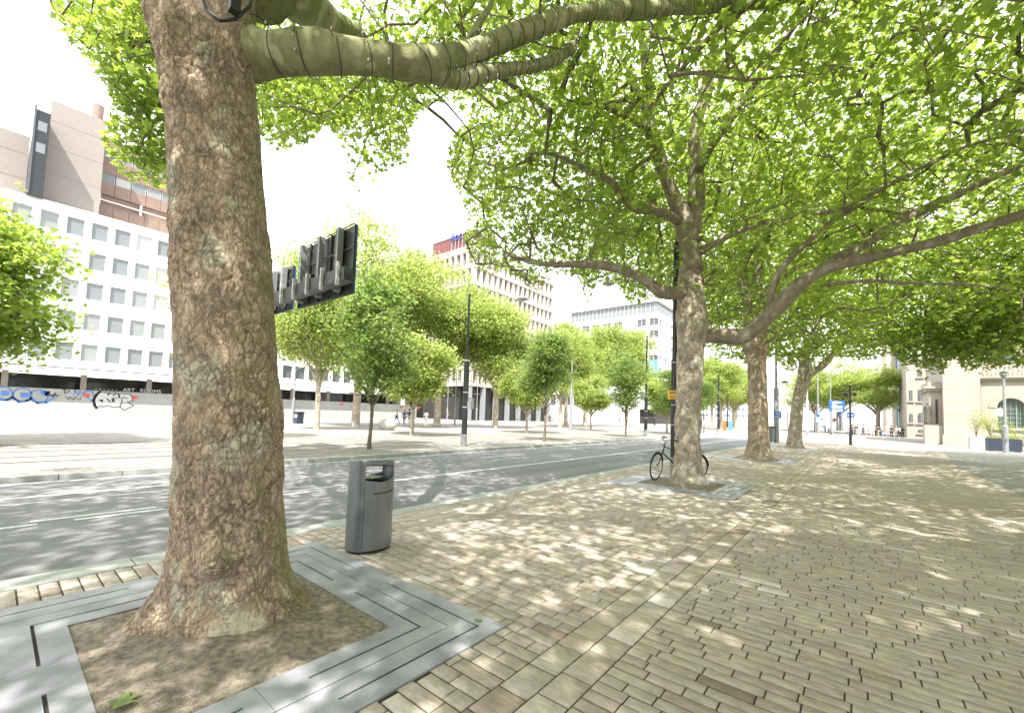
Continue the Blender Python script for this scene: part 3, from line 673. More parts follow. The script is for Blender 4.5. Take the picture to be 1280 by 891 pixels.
# tree 2 ---------------------------------------------------------------
L2 = (-3.38, 11.2, 0)
q = lambda x, y: (560+x/2.122, y/2.122)
def Q(pts): return pxl(L2, [(*q(x, y), d, r) for x, y, d, r in pts])
def Q3(pts, L=L2): return pxl(L, [(880+x/1.9375, y/1.9375, d, r) for x, y, d, r in pts])
D2 = 10.9
limbs2 = [Q([(650, 720, D2, .26), (632, 600, D2, .24), (600, 530, D2, .19), (565, 440, D2-.2, .17), (535, 330, D2-.4, .15), (530, 240, D2-.4, .12), (518, 120, D2-.5, .09), (505, 20, D2-.5, .06)]),
          Q([(535, 300, D2-.4, .11), (510, 250, D2, .09), (480, 190, D2+.5, .06), (450, 140, D2+1, .03)]),
          Q([(645, 640, D2, .26), (658, 540, D2, .2), (660, 440, D2+.1, .18), (655, 350, D2+.2, .16), (680, 250, D2+.2, .14), (702, 160, D2+.2, .12), (722, 60, D2+.2, .09), (740, -60, D2, .05)]),
          Q([(640, 775, D2, .2), (605, 780, D2-.2, .15), (560, 775, D2-.5, .14), (510, 735, D2-.7, .12), (420, 705, D2-.8, .10), (330, 700, D2-.8, .085), (240, 700, D2-.6, .06), (150, 668, D2-.4, .03)]),
          Q([(240, 702, D2-.6, .05), (215, 685, D2-.6, .04), (180, 690, D2-.8, .03), (150, 675, D2-1, .015)]),
          Q([(620, 590, D2, .14), (560, 565, D2-.4, .11), (480, 545, D2-.8, .10), (440, 490, D2-1, .085), (370, 455, D2-1.2, .07), (290, 415, D2-1.3, .05), (235, 405, D2-1.3, .025)]),
          Q([(545, 345, D2-.4, .08), (480, 315, D2-.9, .06), (420, 285, D2-1.2, .05), (320, 268, D2-1.6, .025)]),
          Q([(662, 460, D2, .11), (700, 390, D2-.4, .09), (764, 300, D2-.9, .075)])+Q3([(150, 170, 9.6, .06), (210, 80, 9.2, .05), (262, 8, 8.8, .035), (300, -60, 8.5, .02)]),
          Q3([(-25, 815, D2, .22), (30, 812, D2, .20), (90, 812, D2-.2, .19), (130, 790, D2-.5, .185), (180, 740, D2-.8, .175), (230, 690, D2-1.1, .16), (300, 650, D2-1.3, .125), (400, 625, D2-1.6, .115), (500, 605, D2-1.9, .11), (600, 575, D2-2.1, .105), (680, 545, D2-2.3, .10), (775, 520, D2-2.5, .10), (900, 480, D2-2.8, .07)]),
          Q3([(235, 688, D2-1.1, .13), (300, 640, D2-1, .115), (400, 588, D2-1.1, .11), (470, 540, D2-1.1, .105), (560, 495, D2-1.2, .095), (640, 460, D2-1.3, .085), (720, 420, D2-1.5, .075), (800, 400, D2-1.6, .05)]),
          Q3([(-12, 610, D2, .13), (70, 570, D2-.5, .06), (130, 545, D2-.8, .055), (250, 520, D2-1.2, .05), (340, 505, D2-1.5, .045), (400, 470, D2-1.8, .04), (470, 440, D2-2, .03)]),
          Q3([(150, 760, D2-.5, .08), (180, 660, D2-.8, .07), (250, 590, D2-1, .06), (310, 540, D2-1.3, .055), (400, 480, D2-1.6, .05), (460, 440, D2-1.8, .045), (560, 390, D2-2, .04), (640, 355, D2-2.3, .035), (790, 318, D2-2.6, .03)]),
          Q3([(300, 690, D2-1.2, .05), (400, 682, D2-1, .04), (520, 688, D2-1, .035), (640, 690, D2-1, .03), (740, 700, D2-1, .02)])]
def cut2(p):
    x, y, z = (p+np.array(L2)).T; xx, yy, dd = proj(p+np.array(L2))
    corridor = (dd < 9.2) & (xx > 800) & (xx < 960) & (yy > 120)       # gap in the crown in front of the fork
    return (z > 4.3) & (np.hypot(p[:, 0], p[:, 1]) > .9) & ~corridor & ~((dd < 8.0) & (yy > 120))
tree('plane_tree', 'mottled pale trunk with the black bicycle leaning behind it', 'tree', L2, [(0, 0, 0, .35), (0, 0, 4.4, .3)], limbs2,
     [(0, 0, 10.6, 9.8, 9.4, 5.6, 1), (-4.5, -1, 8.6, 5.5, 5, 3, 1.3), (4.5, -1, 8.2, 5, 5, 3.0, 1.0)],
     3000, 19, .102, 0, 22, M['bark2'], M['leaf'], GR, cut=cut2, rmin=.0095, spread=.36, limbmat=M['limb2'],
     trunkfn=midTrunk(-3.32, 11.2, ([0, .15, .5, 1.2, 2.4, 3.4, 4.2, 5.6], [.43, .375, .325, .295, .30, .33, .37, .24]), 4, 5.6, ((R(-100), .12), (R(0), .09), (R(160), .09), (R(60), .08)), (([0, 2, 4, 5.6], [0, -.0, .08, .0]), ([0, 5.6], [0, 0]))))
# tree 3 ---------------------------------------------------------------
L3 = (-3.36, 21.6, 0); D3 = 19.1
limbs3 = [Q3([(118, 850, D3, .42), (120, 740, D3, .36), (128, 620, D3, .30), (122, 500, D3, .22), (128, 380, D3, .16), (130, 280, D3, .1)], L3),
          Q3([(118, 790, D3, .3), (95, 690, D3, .2), (60, 620, D3, .15), (20, 590, D3, .1), (-40, 560, D3-.5, .06)], L3),
          Q3([(125, 760, D3, .25), (170, 690, D3, .15), (240, 640, D3-.5, .12), (330, 600, D3-1, .08)], L3),
          Q3([(120, 700, D3, .2), (80, 560, D3, .14), (50, 440, D3, .1), (40, 340, D3, .06)], L3)]
tree('plane_tree', 'dark straight trunk with a bulge at its fork, third in the row', 'tree', L3, [(0, 0, 0, .4), (0, 0, 5, .35)], limbs3,
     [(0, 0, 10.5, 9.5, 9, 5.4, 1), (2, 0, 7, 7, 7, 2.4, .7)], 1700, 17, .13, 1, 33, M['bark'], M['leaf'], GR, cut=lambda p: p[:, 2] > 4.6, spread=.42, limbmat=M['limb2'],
     trunkfn=midTrunk(-3.36, 21.6, ([0, .2, .8, 2.5, 4.2, 5.0, 6.5], [.62, .50, .43, .36, .38, .46, .30]), 9, 6.5, ((R(-60), .2), (R(120), .15), (R(200), .15)), (([0, 3, 5, 6.5], [0, -.05, -.12, -.1]), ([0, 6.5], [0, 0]))))
# tree 4 ---------------------------------------------------------------
L4 = (-3.4, 34.3, 0); D4 = 28.7
q4 = lambda pts: pxl(L4, [(880+x/5.57, 420+y/5.57, D4, r) for x, y, r in pts])
limbs4 = [q4([(700, 330, .34), (690, 250, .32), (700, 160, .24), (730, 90, .18), (780, 40, .14), (860, 0, .1)]),
          q4([(690, 290, .32), (740, 255, .28), (800, 225, .24), (860, 170, .22), (900, 120, .2), (950, 70, .16), (1010, 30, .12), (1100, 25, .07)]),
          q4([(715, 120, .16), (710, 40, .14), (690, -40, .1), (700, -140, .07)]),
          q4([(730, 100, .16), (800, 60, .13), (900, -10, .1), (960, -60, .06)])]
tree('plane_tree', 'crooked knotted trunk dividing into two leaning limbs, fourth in the row', 'tree', L4, [(0, 0, 0, .4), (.2, 0, 5, .35)], limbs4,
     [(.5, 0, 10.3, 8.6, 8.4, 5.0, 1), (2, 0, 7, 7, 6, 2, .6)], 1250, 17, .155, 1, 44, M['bark2'], M['leaf'], GR, cut=lambda p: p[:, 2] > 4.4, spread=.45,
     trunkfn=midTrunk(-3.15, 34.3, ([0, .2, 1, 3, 5, 6.4], [.54, .45, .38, .35, .38, .29]), 12, 6.6, ((R(-60), .15), (R(60), .15)), (([0, 1, 3, 5, 6.6], [-.1, -.05, .1, .55, .45]), ([0, 6.6], [0, 0]))))
# second row further right on the square (outside the frame to the right, their crowns reach in)
def generic(name, label, loc, H, cr_h, cr_r, r0, natt, per, ls, lod, seed, bark, leaf, group, prune=False, zb=None, spread=.4, rz=0, ell=None, cut=None, rmin=.012):
    rg = np.random.default_rng(seed+500); limbs = []
    zb = zb if zb is not None else H*.35
    for i in range(6):
        a = i*2.4+rg.uniform(-.4, .4); z0 = zb*(.85+.1*i/2); L_ = cr_r*rg.uniform(.5, .75)
        limbs.append([(0, 0, z0, r0*.55), (math.cos(a)*L_*.35, math.sin(a)*L_*.35, z0+L_*.45, r0*.4), (math.cos(a)*L_*.75, math.sin(a)*L_*.75, z0+L_*.8, r0*.25), (math.cos(a)*L_*1.1, math.sin(a)*L_*1.1, z0+L_*1.15, r0*.1)])
    tk = [(0, 0, -.05, r0*1.35), (.0, 0, .3, r0*1.08), (.03, .02, zb*.6, r0*.92), (-.03, .05, zb, r0*.85), (.1, 0, H*.6, r0*.5), (.05, .1, H*.9, r0*.12)]
    if lod == 2:
        base_ = ell or [(0, 0, (H+zb)/2+.3, cr_r, cr_r, (H-zb)/2, 1)]
        c0 = base_[0]; ell = [(c0[0], c0[1], c0[2], c0[3]*.72, c0[4]*.72, c0[5]*.95, .8)]
        for i in range(11):
            a = i*2.4+rg.uniform(-.5, .5); h = rg.uniform(-.8, .75); w_ = math.sqrt(max(.1, 1-h*h))*rg.uniform(.5, .8); sz = rg.uniform(.26, .46)
            ell.append((c0[0]+math.cos(a)*cr_r*w_, c0[1]+math.sin(a)*cr_r*w_, c0[2]+h*c0[5]*.85, cr_r*sz, cr_r*sz, cr_r*sz*rg.uniform(.6, 1.1), 1.5))
    if cut is None and prune:
        cut = lambda p, l=np.array(loc): ~((proj(p+l)[2] > .2) & (proj(p+l)[2] < 8.5) & (proj(p+l)[1] > -90) & (proj(p+l)[0] < 1400))
    if ell is None: ell = [(0, 0, (H+zb)/2+.3, cr_r, cr_r, (H-zb)/2, 1), (0, 0, zb+(H-zb)*.35, cr_r*1.02, cr_r*1.02, (H-zb)*.25, .6)]
    return tree(name, label, 'tree', loc, tk, limbs, ell, natt, per, ls, lod, seed, bark, leaf, group, prune=prune, spread=spread, rz=rz, cut=cut, rmin=rmin)
GB = 'plane trees standing further right on the square'
generic('plane_tree', 'tall plane tree outside the right edge whose leaves hang over the square', (10.8, 8.5, 0), 15, 10, 8.8, .38, 2500, 19, .13, 1, 61, M['bark2'], M['leaf'], GB, prune=True, zb=4.6, spread=.42)
generic('plane_tree', 'tall plane tree whose crown hangs in front of the stone facade', (11.6, 20.5, 0), 15, 10, 8.8, .38, 2100, 18, .125, 1, 62, M['bark2'], M['leaf'], GB, prune=True, zb=4.3, spread=.42,
        ell=[(0, 0, 10, 8.8, 8.8, 5.3, 1), pe((11.6, 20.5, 0), 1190, 410, 19, 2.6, 4), pe((11.6, 20.5, 0), 1255, 400, 17, 2.6, 4), pe((11.6, 20.5, 0), 1120, 400, 22, 2.4, 4), pe((11.6, 20.5, 0), 1240, 320, 17, 3, 2)])
generic('plane_tree', 'farther tall plane tree whose crown hangs before the stone hall', (12.6, 32.5, 0), 14, 10, 8.2, .38, 1500, 18, .155, 1, 63, M['bark2'], M['leaf'], GB, prune=True, zb=4.3, spread=.45)
generic('plane_tree', 'plane tree on the square shading the foreground from behind the viewer', (10.2, -4, 0), 15, 10, 8.8, .38, 3000, 24, .17, 1, 64, M['bark2'], M['leaf'], GB, prune=True, zb=5.2, spread=.45)
generic('plane_tree', 'plane tree right of the frame shading the corner of the stone hall', (21, 49, 0), 13, 10, 7.6, .36, 1000, 18, .18, 1, 66, M['bark2'], M['leaf'], GB, prune=True, zb=4.0, spread=.5)
generic('plane_tree', 'plane tree standing behind the viewer in the kerbside row', (-3.5, -9.5, 0), 15, 10, 8.6, .38, 750, 18, .14, 1, 65, M['bark2'], M['leaf'], GR, prune=True, zb=5.6, spread=.45)

# trees across the road -------------------------------------------------
GS = 'slender young trees between the road and the tram bed'
def sapling(loc, H, label, seed, cr_r=1.75, leaf='leafd', zb=1.9, natt=380, per=22, ls=.10):
    return generic('young_tree', label, loc, H, 0, cr_r, .075, natt, per, ls, 2, seed, M['stem'], M[leaf], GS, zb=zb, spread=.27, rmin=.007,
                   ell=[(0, 0, zb+(H-zb)*.45, cr_r, cr_r, (H-zb)*.46, 1), (0, 0, zb+(H-zb)*.25, cr_r*.95, cr_r*.95, (H-zb)*.25, .5), (0, 0, H*.8, cr_r*.5, cr_r*.5, H*.2, .5)])
s1 = sapling((-15.3, 9.75, 0), 7.9, 'young tree with dense green crown behind the litter bin', 71, 1.9)
s2 = sapling((-14.7, 21.3, 0), 7.6, 'young tree standing right of the first black lamp post', 72, 1.8)
s3 = sapling((-15.1, 33.9, 0), 9.3, 'young tree immediately left of the second black lamp post', 73, 1.9)
s4 = dup(s1, (-15.2, 45.5, 0), 2.1, 'young tree immediately left of the yellow sign')
dup(s2, (-15.2, 58, 0), 1.1, 'distant young tree seen just right of the second trunk')
GM = 'young plane trees on the far edge of the tram bed'
def midtree(loc, H, label, seed, cr_r, zb=2.3, natt=520, r0=.11, leaf='leafy', per=22, ls=.12):
    t = generic('young_tree', label, loc, H, 0, cr_r, r0, natt, per, ls, 2, seed, M['bark2'], M[leaf], GM, zb=zb, spread=.36, rmin=.009); return t
midtree((-23.3, -1.8, 0), 9.2, 'low leafy tree filling the left edge in front of the graffiti', 81, 4.0, 1.9, 1000, .14, 'leaf', 24, .13)
m2 = midtree((-22.8, 6.6, 0), 9.0, 'young tree mostly hidden by the nearest trunk', 82, 2.3)
m3 = midtree((-22.6, 17.5, 0), 6.6, 'small tree with bright low crown beside the white boulder', 83, 2.8, 1.7, 620)
dup(m3, (-22.5, 29.8, 0), 1.3, 'small tree in front of the dark colonnade')
dup(m3, (-23.6, 43.5, 0), 2.6, 'small tree left of the second black lamp post')
dup(m3, (-17.0, 49.5, 0), 4.0, 'small bright tree with a pale stem left of the yellow sign')
GP = 'large plane trees on the far pavement'
def bigfar(loc, H, label, seed, cr_r, zb, natt=1900, r0=.36, per=24, ls=.155):
    return generic('plane_tree', label, loc, H, 0, cr_r, r0, natt, per, ls, 2, seed, M['bark2'], M['leafy'], GP, zb=zb, spread=.5)
b1 = bigfar((-35.7, 21.2, 0), 20.5, 'tallest far plane tree, rising behind the overhead sign backs', 91, 7.6, 4.4)
b2 = bigfar((-34.6, 30.0, 0), 18.0, 'far plane tree with a twin leaning trunk above the walkers', 92, 7.4, 5.4)
b3 = bigfar((-31.0, 35.3, 0), 13.3, 'far plane tree in front of the dark colonnade', 93, 5.4, 3.9, 1200, .3)
dup(b3, (-29.6, 14.6, 0), 2.2, 'slim far plane tree between the overhead sign and the second bin', (.62, .62, .86))
dup(b3, (-34.3, 55.3, 0), 1.9, 'far plane tree beside the grey pole', (1.05, 1.05, 1.15))
dup(b3, (-37.0, 66, 0), 3.9, 'far plane tree before the windows of the podium', (1.15, 1.15, 1.3))
dup(b3, (-32.0, 72, 0), .9, 'far plane tree left of the hanging blue banner', (1.1, 1.1, 1.35))
dup(b3, (-30.0, 47.0, 0), 5.2, 'far plane tree between the colonnade and the white hoarding', (.8, .8, .95))
GD = 'distant street trees at the end of the road'
for i, (x, y, s, lb) in enumerate([(-20, 88, 1.0, 'distant tree just right of the second trunk'), (-25, 102, 1.15, 'distant tree above the red hoarding panel'), (-24, 118, 1.1, 'distant tree left of the third trunk'), (-27, 136, 1.2, 'farthest tree of the left avenue'),
                                 ]):
    d = dup(b3, (x, y, 0), i*1.7, lb, s); d['group'] = GD
for i, (x, y, s, lb) in enumerate([(-2.5, 112, 1.15, 'broad distant tree behind the blue direction sign'), (3.2, 104, 1.0, 'broad distant tree above the crowd'), (-7.5, 125, 1.05, 'distant tree left of the blue direction sign')]):
    d = dup(b2, (x, y, 0), i*2.1+.5, lb, (s, s, s*.74)); d['group'] = GD

# ------------------------------------------------------------------ buildings
M['blind'] = pm('window_blind', (.38, .385, .38), .5, .1, 3); M['glass2'] = glassmat('clear_glass', (.22, .235, .24))
def building_windows(root, plane, cols, rows, w, h, frame, glass, depth=.25, name='window', fr=.09, mull=0, limit=None, curtain=None):
    """plane(u, z, d) -> world xyz, d = distance out of the wall; one window mesh with its pane, copied"""
    made = 0
    def one(sz):
        fm = MB(); gm = MB()
        P = lambda u, z, d: plane(u, z, d)
        def bx(mb, u0, z0, u1, z1, d0, d1):
            V = [P(u0, z0, d0), P(u1, z0, d0), P(u1, z1, d0), P(u0, z1, d0), P(u0, z0, d1), P(u1, z0, d1), P(u1, z1, d1), P(u0, z1, d1)]
            mb.add(V, [(0, 3, 2, 1), (4, 5, 6, 7), (0, 1, 5, 4), (1, 2, 6, 5), (2, 3, 7, 6), (3, 0, 4, 7)])
        bx(fm, -w/2, -h/2, w/2, -h/2+fr, -depth, -depth+.07); bx(fm, -w/2, h/2-fr, w/2, h/2, -depth, -depth+.07)
        bx(fm, -w/2, -h/2+fr, -w/2+fr, h/2-fr, -depth, -depth+.07); bx(fm, w/2-fr, -h/2+fr, w/2, h/2-fr, -depth, -depth+.07)
        for i in range(mull):
            u = -w/2+w*(i+1)/(mull+1); bx(fm, u-.03, -h/2+fr, u+.03, h/2-fr, -depth+.002, -depth+.06)
        bx(gm, -w/2+fr, -h/2+fr, w/2-fr, h/2-fr, -depth-.02, -depth+.03)
        return fm, gm
    fm, gm = one(1); org = np.array(plane(0, 0, 0)); base = None; rest = []
    for z in rows:
        for u in cols:
            p = np.array(plane(u, z, 0))-org
            if limit is not None and made >= limit: rest.append(p); continue
            if base is None:
                f_ = fm.build(name, frame, root, loc=tuple(p)); g_ = gm.build('pane', glass, f_); base = (f_, g_)
            else:
                f2 = base[0].copy(); COL.objects.link(f2); f2.parent = root; f2.location = tuple(p); g2 = base[1].copy(); COL.objects.link(g2); g2.parent = f2
                rr = hsh(np.array([made]), np.array([7]), np.array([int(z*10)]))[0]
                if rr < .3: g2.material_slots[0].link = 'OBJECT'; g2.material_slots[0].material = M['blind'] if rr < .14 else M['glass2']
            made += 1
    if rest:
        a = MB(); b = MB()
        FV = np.concatenate(fm.v); GV = np.concatenate(gm.v)
        for p in rest: a.add(FV+p, fm.f); b.add(GV+p, gm.f)
        o = a.build('far_window_frames', frame, root); o['kind'] = 'stuff'; o = b.build('far_window_panes', glass, root); o['kind'] = 'stuff'
    return made
def grid_wall(plane, u0, u1, z0, z1, cols, rows, w, h, thick=.5):
    """solid wall with real openings: spandrels + piers"""
    m = MB()
    def bx(a, c, b, d, d0=-thick, d1=0.):
        if b-a < 1e-3 or d-c < 1e-3: return
        V = [plane(a, c, d0), plane(b, c, d0), plane(b, d, d0), plane(a, d, d0), plane(a, c, d1), plane(b, c, d1), plane(b, d, d1), plane(a, d, d1)]
        m.add(V, [(0, 3, 2, 1), (4, 5, 6, 7), (0, 1, 5, 4), (1, 2, 6, 5), (2, 3, 7, 6), (3, 0, 4, 7)])
    zs = sorted(rows); z = z0
    for r in zs:
        bx(u0, z, u1, r-h/2); u = u0
        for c in sorted(cols): bx(u, r-h/2, c-w/2, r+h/2); u = c+w/2
        bx(u, r-h/2, u1, r+h/2); z = r+h/2
    bx(u0, z, u1, z1)
    return m, bx

# --- white office block -------------------------------------------------
XW = -72.0
pW = lambda u, z, d: (XW+d, u, z)
wb = thing('office_building', 'long white office block with five rows of paired windows above graffiti boards', 'building')
cols = [-7.6+2.1*i for i in range(29)]; rows = [22.2, 18.5, 14.8, 11.05, 7.3]
m, bx = grid_wall(pW, -32, 53, 5.4, 24.4, cols, rows, 1.5, 2.1, .45)
m.box(XW-20, -32, 24.0, XW-.45, 53, 24.35); m.box(XW-20, 52.6, 0, XW-.45, 53, 24); m.box(XW-20, -32, 5.4, XW-19.6, 52.6, 24)
m.build('wall', M['white'], wb)
fin = MB()
for c in cols:
    for s in (-.93, .93):
        fin.box(XW+.002, c+s-.05, 5.9, XW+.14, c+s+.05, 23.6)
fin.build('fins', M['whitep'], wb)
building_windows(wb, pW, cols[:18], rows, 1.5, 2.1, M['whitep'], M['glassl'], .2, fr=.045)
rest = MB(); 
for r in rows: rest.box(XW-.42, cols[18]-1, r-.95, XW-.34, 52, r+.95)
rest.build('far_window_panes', M['glass'], wb)['kind'] = 'stuff'
cn = MB(); cn.box(XW-.1, -32, 4.55, XW+2.2, 53, 5.15); cn.build('canopy', M['white'], wb)
gf = MB(); gf.box(XW-3.2, -32, .03, XW-3, 53, 4.5); gf.build('shopfront', M['glassd'], wb)
for i in range(14): MB().box(XW-.5, -30+6.1*i, .03, XW-.1, -29.5+6.1*i, 4.55).build('column', M['stonew'], wb)
lt = thing('wall_lettering', 'strip of small white letters along the top of the graffiti boards', 'lettering', (0, 0, 0))
p = aX(118, 486.5, XW-.28); textobj('letters', '- - - - - - . ART . ROOMS', .62, M['white'], (XW+.02, p[1], 2.86), (0, 1, 0), (0, 0, 1), lt, .03)

# --- hoarding with graffiti --------------------------------------------
XH = -70.9
hb = thing('hoarding', 'long grey board hoarding with blue and silver graffiti at its left end', 'hoarding', (XH, 10, 0))
m = MB()
for i in range(36): m.box(-.08, -42+2.44*i+.006, .03, .0, -42+2.44*(i+1)-.006, 2.78)
m.build('boards', M['hoard'], hb)
m = MB(); m.box(.003, -42, .04, .01, 45, 1.25); m.build('lit_painted_band', M['hoardw'], hb)  # repainted lower boards, with the sunlight on them put into the colour
m = MB()
for i in range(37): m.box(-.5, -42+2.44*i-.05, .03, -.09, -42+2.44*i+.05, 2.5)
m.build('posts', M['grey'], hb)
def gpx(pts, x=XH): return [tuple(aX(a, b, x)-np.array([XH, 10, 0])) for a, b in pts]
def stroke(mb, pts, w, x):
    P = [np.array(p) for p in gpx(pts, x)]
    for a, b in zip(P[:-1], P[1:]):
        d = b-a; L_ = np.linalg.norm(d)+1e-9; d /= L_; nrm = np.array([0, -d[2], d[1]])*w/2; a2 = a-d*w*.3; b2 = b+d*w*.3
        mb.add([a2-nrm, b2-nrm, b2+nrm, a2+nrm, a2-nrm+[.004, 0, 0], b2-nrm+[.004, 0, 0], b2+nrm+[.004, 0, 0], a2+nrm+[.004, 0, 0]], [(4, 5, 6, 7), (0, 1, 5, 4), (2, 3, 7, 6)])
zz_ = lambda L_: [(100+x/16, 480+y/16) for x, y in L_]
body = zz_([(400, 150), (560, 180), (720, 180), (800, 190), (1010, 200), (1060, 330), (940, 360), (1070, 430), (880, 520), (800, 450), (700, 465), (620, 450), (570, 430), (450, 455), (420, 430), (330, 470), (285, 380), (300, 260), (350, 190)])
P = gpx(body, XH); m = MB(); ys = [p[1] for p in P]
m.add([(.014, p[1], p[2]) for p in P], [tuple(range(len(P)))]); m.build('graffiti_fill', M['gwhite'], hb)
m = MB()
stroke(m, body+[body[0]], .09, XH); o_ = len(m.v)
stroke(m, zz_([(400, 150), (320, 220), (270, 320), (290, 420), (330, 480)]), .26, XH)
stroke(m, zz_([(560, 215), (600, 180)]), .16, XH); stroke(m, zz_([(660, 230), (720, 185)]), .14, XH); stroke(m, zz_([(770, 200), (790, 265)]), .18, XH)
stroke(m, zz_([(540, 290), (600, 360)]), .12, XH); stroke(m, zz_([(660, 290), (665, 345)]), .26, XH); stroke(m, zz_([(835, 270), (840, 340), (800, 440)]), .1, XH); stroke(m, zz_([(400, 320), (440, 325), (435, 350)]), .18, XH)
stroke(m, zz_([(875, 235), (880, 280), (960, 280)]), .07, XH); stroke(m, zz_([(680, 280), (780, 275)]), .06, XH); stroke(m, zz_([(930, 375), (830, 385)]), .06, XH)
for q_ in m.v: q_[:, 0] += .02
m.build('graffiti_outline', M['gblack'], hb)
m = MB(); zb = lambda L_: [(x/6.4, 470+y/6.4) for x, y in L_]
for cx_, cy_, rx_, ry_ in ((30, 140, 70, 55), (180, 150, 75, 55), (310, 160, 75, 50)):
    stroke(m, zb([(cx_+rx_*math.cos(t), cy_+ry_*math.sin(t)) for t in np.linspace(0, 6.28, 15)]), .10, XH)
stroke(m, zb([(0, 180), (60, 190), (100, 170), (150, 205), (220, 195), (250, 175), (300, 215), (370, 210), (430, 170)]), .22, XH)
for a, b in ((40, 135), (195, 150)): stroke(m, zb([(a-14, b), (a+14, b)]), .5, XH)
stroke(m, zb([(330, 130), (370, 150), (390, 130), (360, 125)]), .3, XH)
stroke(m, zb([(590, 150), (600, 115), (625, 150), (640, 120), (660, 150), (680, 120), (740, 125), (745, 170)]), .1, XH); stroke(m, zb([(670, 130), (700, 170), (735, 200)]), .1, XH)
for q_ in m.v: q_[:, 0] += .02
m.build('graffiti_blue', M['gpaint'], hb)
m = MB()
stroke(m, zb([(380, 155), (395, 140), (400, 160), (420, 150), (425, 165), (440, 135), (450, 160), (470, 150)]), .10, XH); stroke(m, zb([(500, 105), (560, 120), (520, 140), (515, 110)]), .07, XH)
stroke(m, zb([(520, 160), (550, 185), (560, 165), (590, 190), (600, 165), (640, 190), (650, 165)]), .06, XH)
for q_ in m.v: q_[:, 0] += .022
m.build('graffiti_tag', M['gblack'], hb)
m = MB()
for a, b in ((690, 150), (1075, 168)): stroke(m, zb([(a-12, b), (a+18, b+3)]), .4, XH)
for a, b in ((399, 503), (427, 505), (502, 508.5), (523, 509.5)): stroke(m, [(a-1.6, b+.6), (a+1.6, b-.6)], .35, XH)
for q_ in m.v: q_[:, 0] += .021
m.build('graffiti_red', M['red'], hb)

# --- brown tower ---------------------------------------------------------
tb_ = thing('office_tower', 'brown concrete tower rising behind the white block, crossed by a diagonal shadow', 'building')
XT = -74.0
m = MB(); m.box(XT-8, 2.25, 24.36, XT, 7.0, 37.2); m.build('concrete_slab', M['concrete'], tb_)
jn = MB()
for z in (34.7, 31.6, 28.4, 25.3): jn.box(XT+.001, 2.25, z-.035, XT+.006, 7.0, z+.035)
jn.build('panel_joints', M['brown'], tb_)
m = MB(); m.box(XT-8, .95, 24.36, XT+2.6, 2.2, 34.2); m.build('stair_tower', M['glassd'], tb_)
for z in (32.4, 29.9): MB().box(XT+2.602, 1.3, z-.55, XT+2.63, 2.0, z+.55).build('window', M['glassl'], tb_)
MB().box(XT+2.601, .95, 24.4, XT+2.75, 1.12, 34.6).build('glass_edge', M['glass'], tb_)
m = MB(); m.box(XT-10, -30, 24.36, XT-2, .9, 32.6); m.build('left_wall', M['concrete'], tb_)
jn = MB()
for z in (30.4, 27.4): jn.box(XT-1.999, -30, z-.035, XT-1.99, .9, z+.035)
jn.build('panel_joints', M['brown'], tb_)
m = MB(); XB = XT-3.2
m.box(XB-10, 7.02, 24.36, XB-.3, 22.5, 36.4)
for a, b in ((35.2, 36.5), (31.9, 33.9), (29.0, 30.6), (26.1, 27.5), (24.36, 24.7)):
    for i in range(9): m.box(XB-.3, 7.02+1.62*i+.02, a, XB, 7.02+1.62*(i+1)-.02, b)
m.build('wall', M['brown'], tb_)
pB = lambda u, z, d: (XB+d, u, z)
for z, h in ((34.55, 1.28), (31.25, 1.28), (25.4, 1.35)): building_windows(tb_, pB, [7.85+1.62*i for i in range(9)], [z], 1.5, h, M['lgrey'], M['glassl'], .22, fr=.06)
m = MB(); m.box(XB-.6, 7.02, 27.52, XB-.31, 22.5, 28.98); m.build('open_gallery', M['dark'], tb_)
m = MB()
m.box(XB-.05, 7.02, 28.1, XB+.0, 22.5, 28.25)
for i in range(4): m.box(XB-.1, 7.1+4.2*i, 27.52, XB+.02, 7.35+4.2*i, 28.98)
m.build('gallery_rail', M['whitep'], tb_)
p = aX(122, 150, -78); m = MB(); m.tube([(-78, p[1], 35), (-78, p[1], p[2]+1.9)], .55, 16); m.build('vent_stack', M['brown'], tb_)

# --- central stone-framed block ------------------------------------------
XC, YC = -62., 62.
cb = thing('office_building', 'tall pale block with deep narrow windows, dark columns below and a maroon rooftop screen', 'building')
pC = lambda u, z, d: (XC+d, u, z); cols = [63.6+1.82*i for i in range(16)]; rows = [34.4-3.6*i for i in range(8)]
m, _ = grid_wall(pC, 62, 92.2, 7.2, 37.2, cols, rows, 1.0, 2.75, .8)
pS = lambda u, z, d: (u, YC-d, z); colsS = [-81.3+1.82*i for i in range(11)]
m2_, _ = grid_wall(pS, -83, XC-.81, 7.2, 37.2, colsS, rows, 1.0, 2.75, .8)
m.v += m2_.v; m.f += [tuple(i+m.n for i in f_) for f_ in m2_.f]; m.n += m2_.n
m.box(-83, 62.9, 36.6, XC-.85, 92.2, 37.0); m.box(-83, 91.8, 0, XC-.85, 92.2, 36.5); m.box(-83.4, YC, 0, -83.01, 92, 37.2)
m.build('wall', M['pinkst'], cb)
core = MB(); core.box(-82.5, 63.3, .03, XC-1.2, 91.5, 36.5); core.build('interior', M['dark'], cb)
building_windows(cb, pC, cols, rows[:5], 1.0, 2.75, M['pinkst'], M['glass'], .62, fr=.06)
rest = MB()
for r in rows[5:]: rest.box(XC-.75, 62.6, r-1.35, XC-.7, 91.6, r+1.35)
for r in rows: rest.box(-82.6, YC+.7, r-1.35, XC-.85, YC+.75, r+1.35)
rest.build('far_window_panes', M['glass'], cb)['kind'] = 'stuff'
led = MB()
for r in rows: led.box(XC+.002, 62, r+1.5, XC+.16, 92.2, r+1.95); led.box(-83, YC-.16, r+1.5, XC, YC-.002, r+1.95)
led.build('ledges', M['white'], cb)
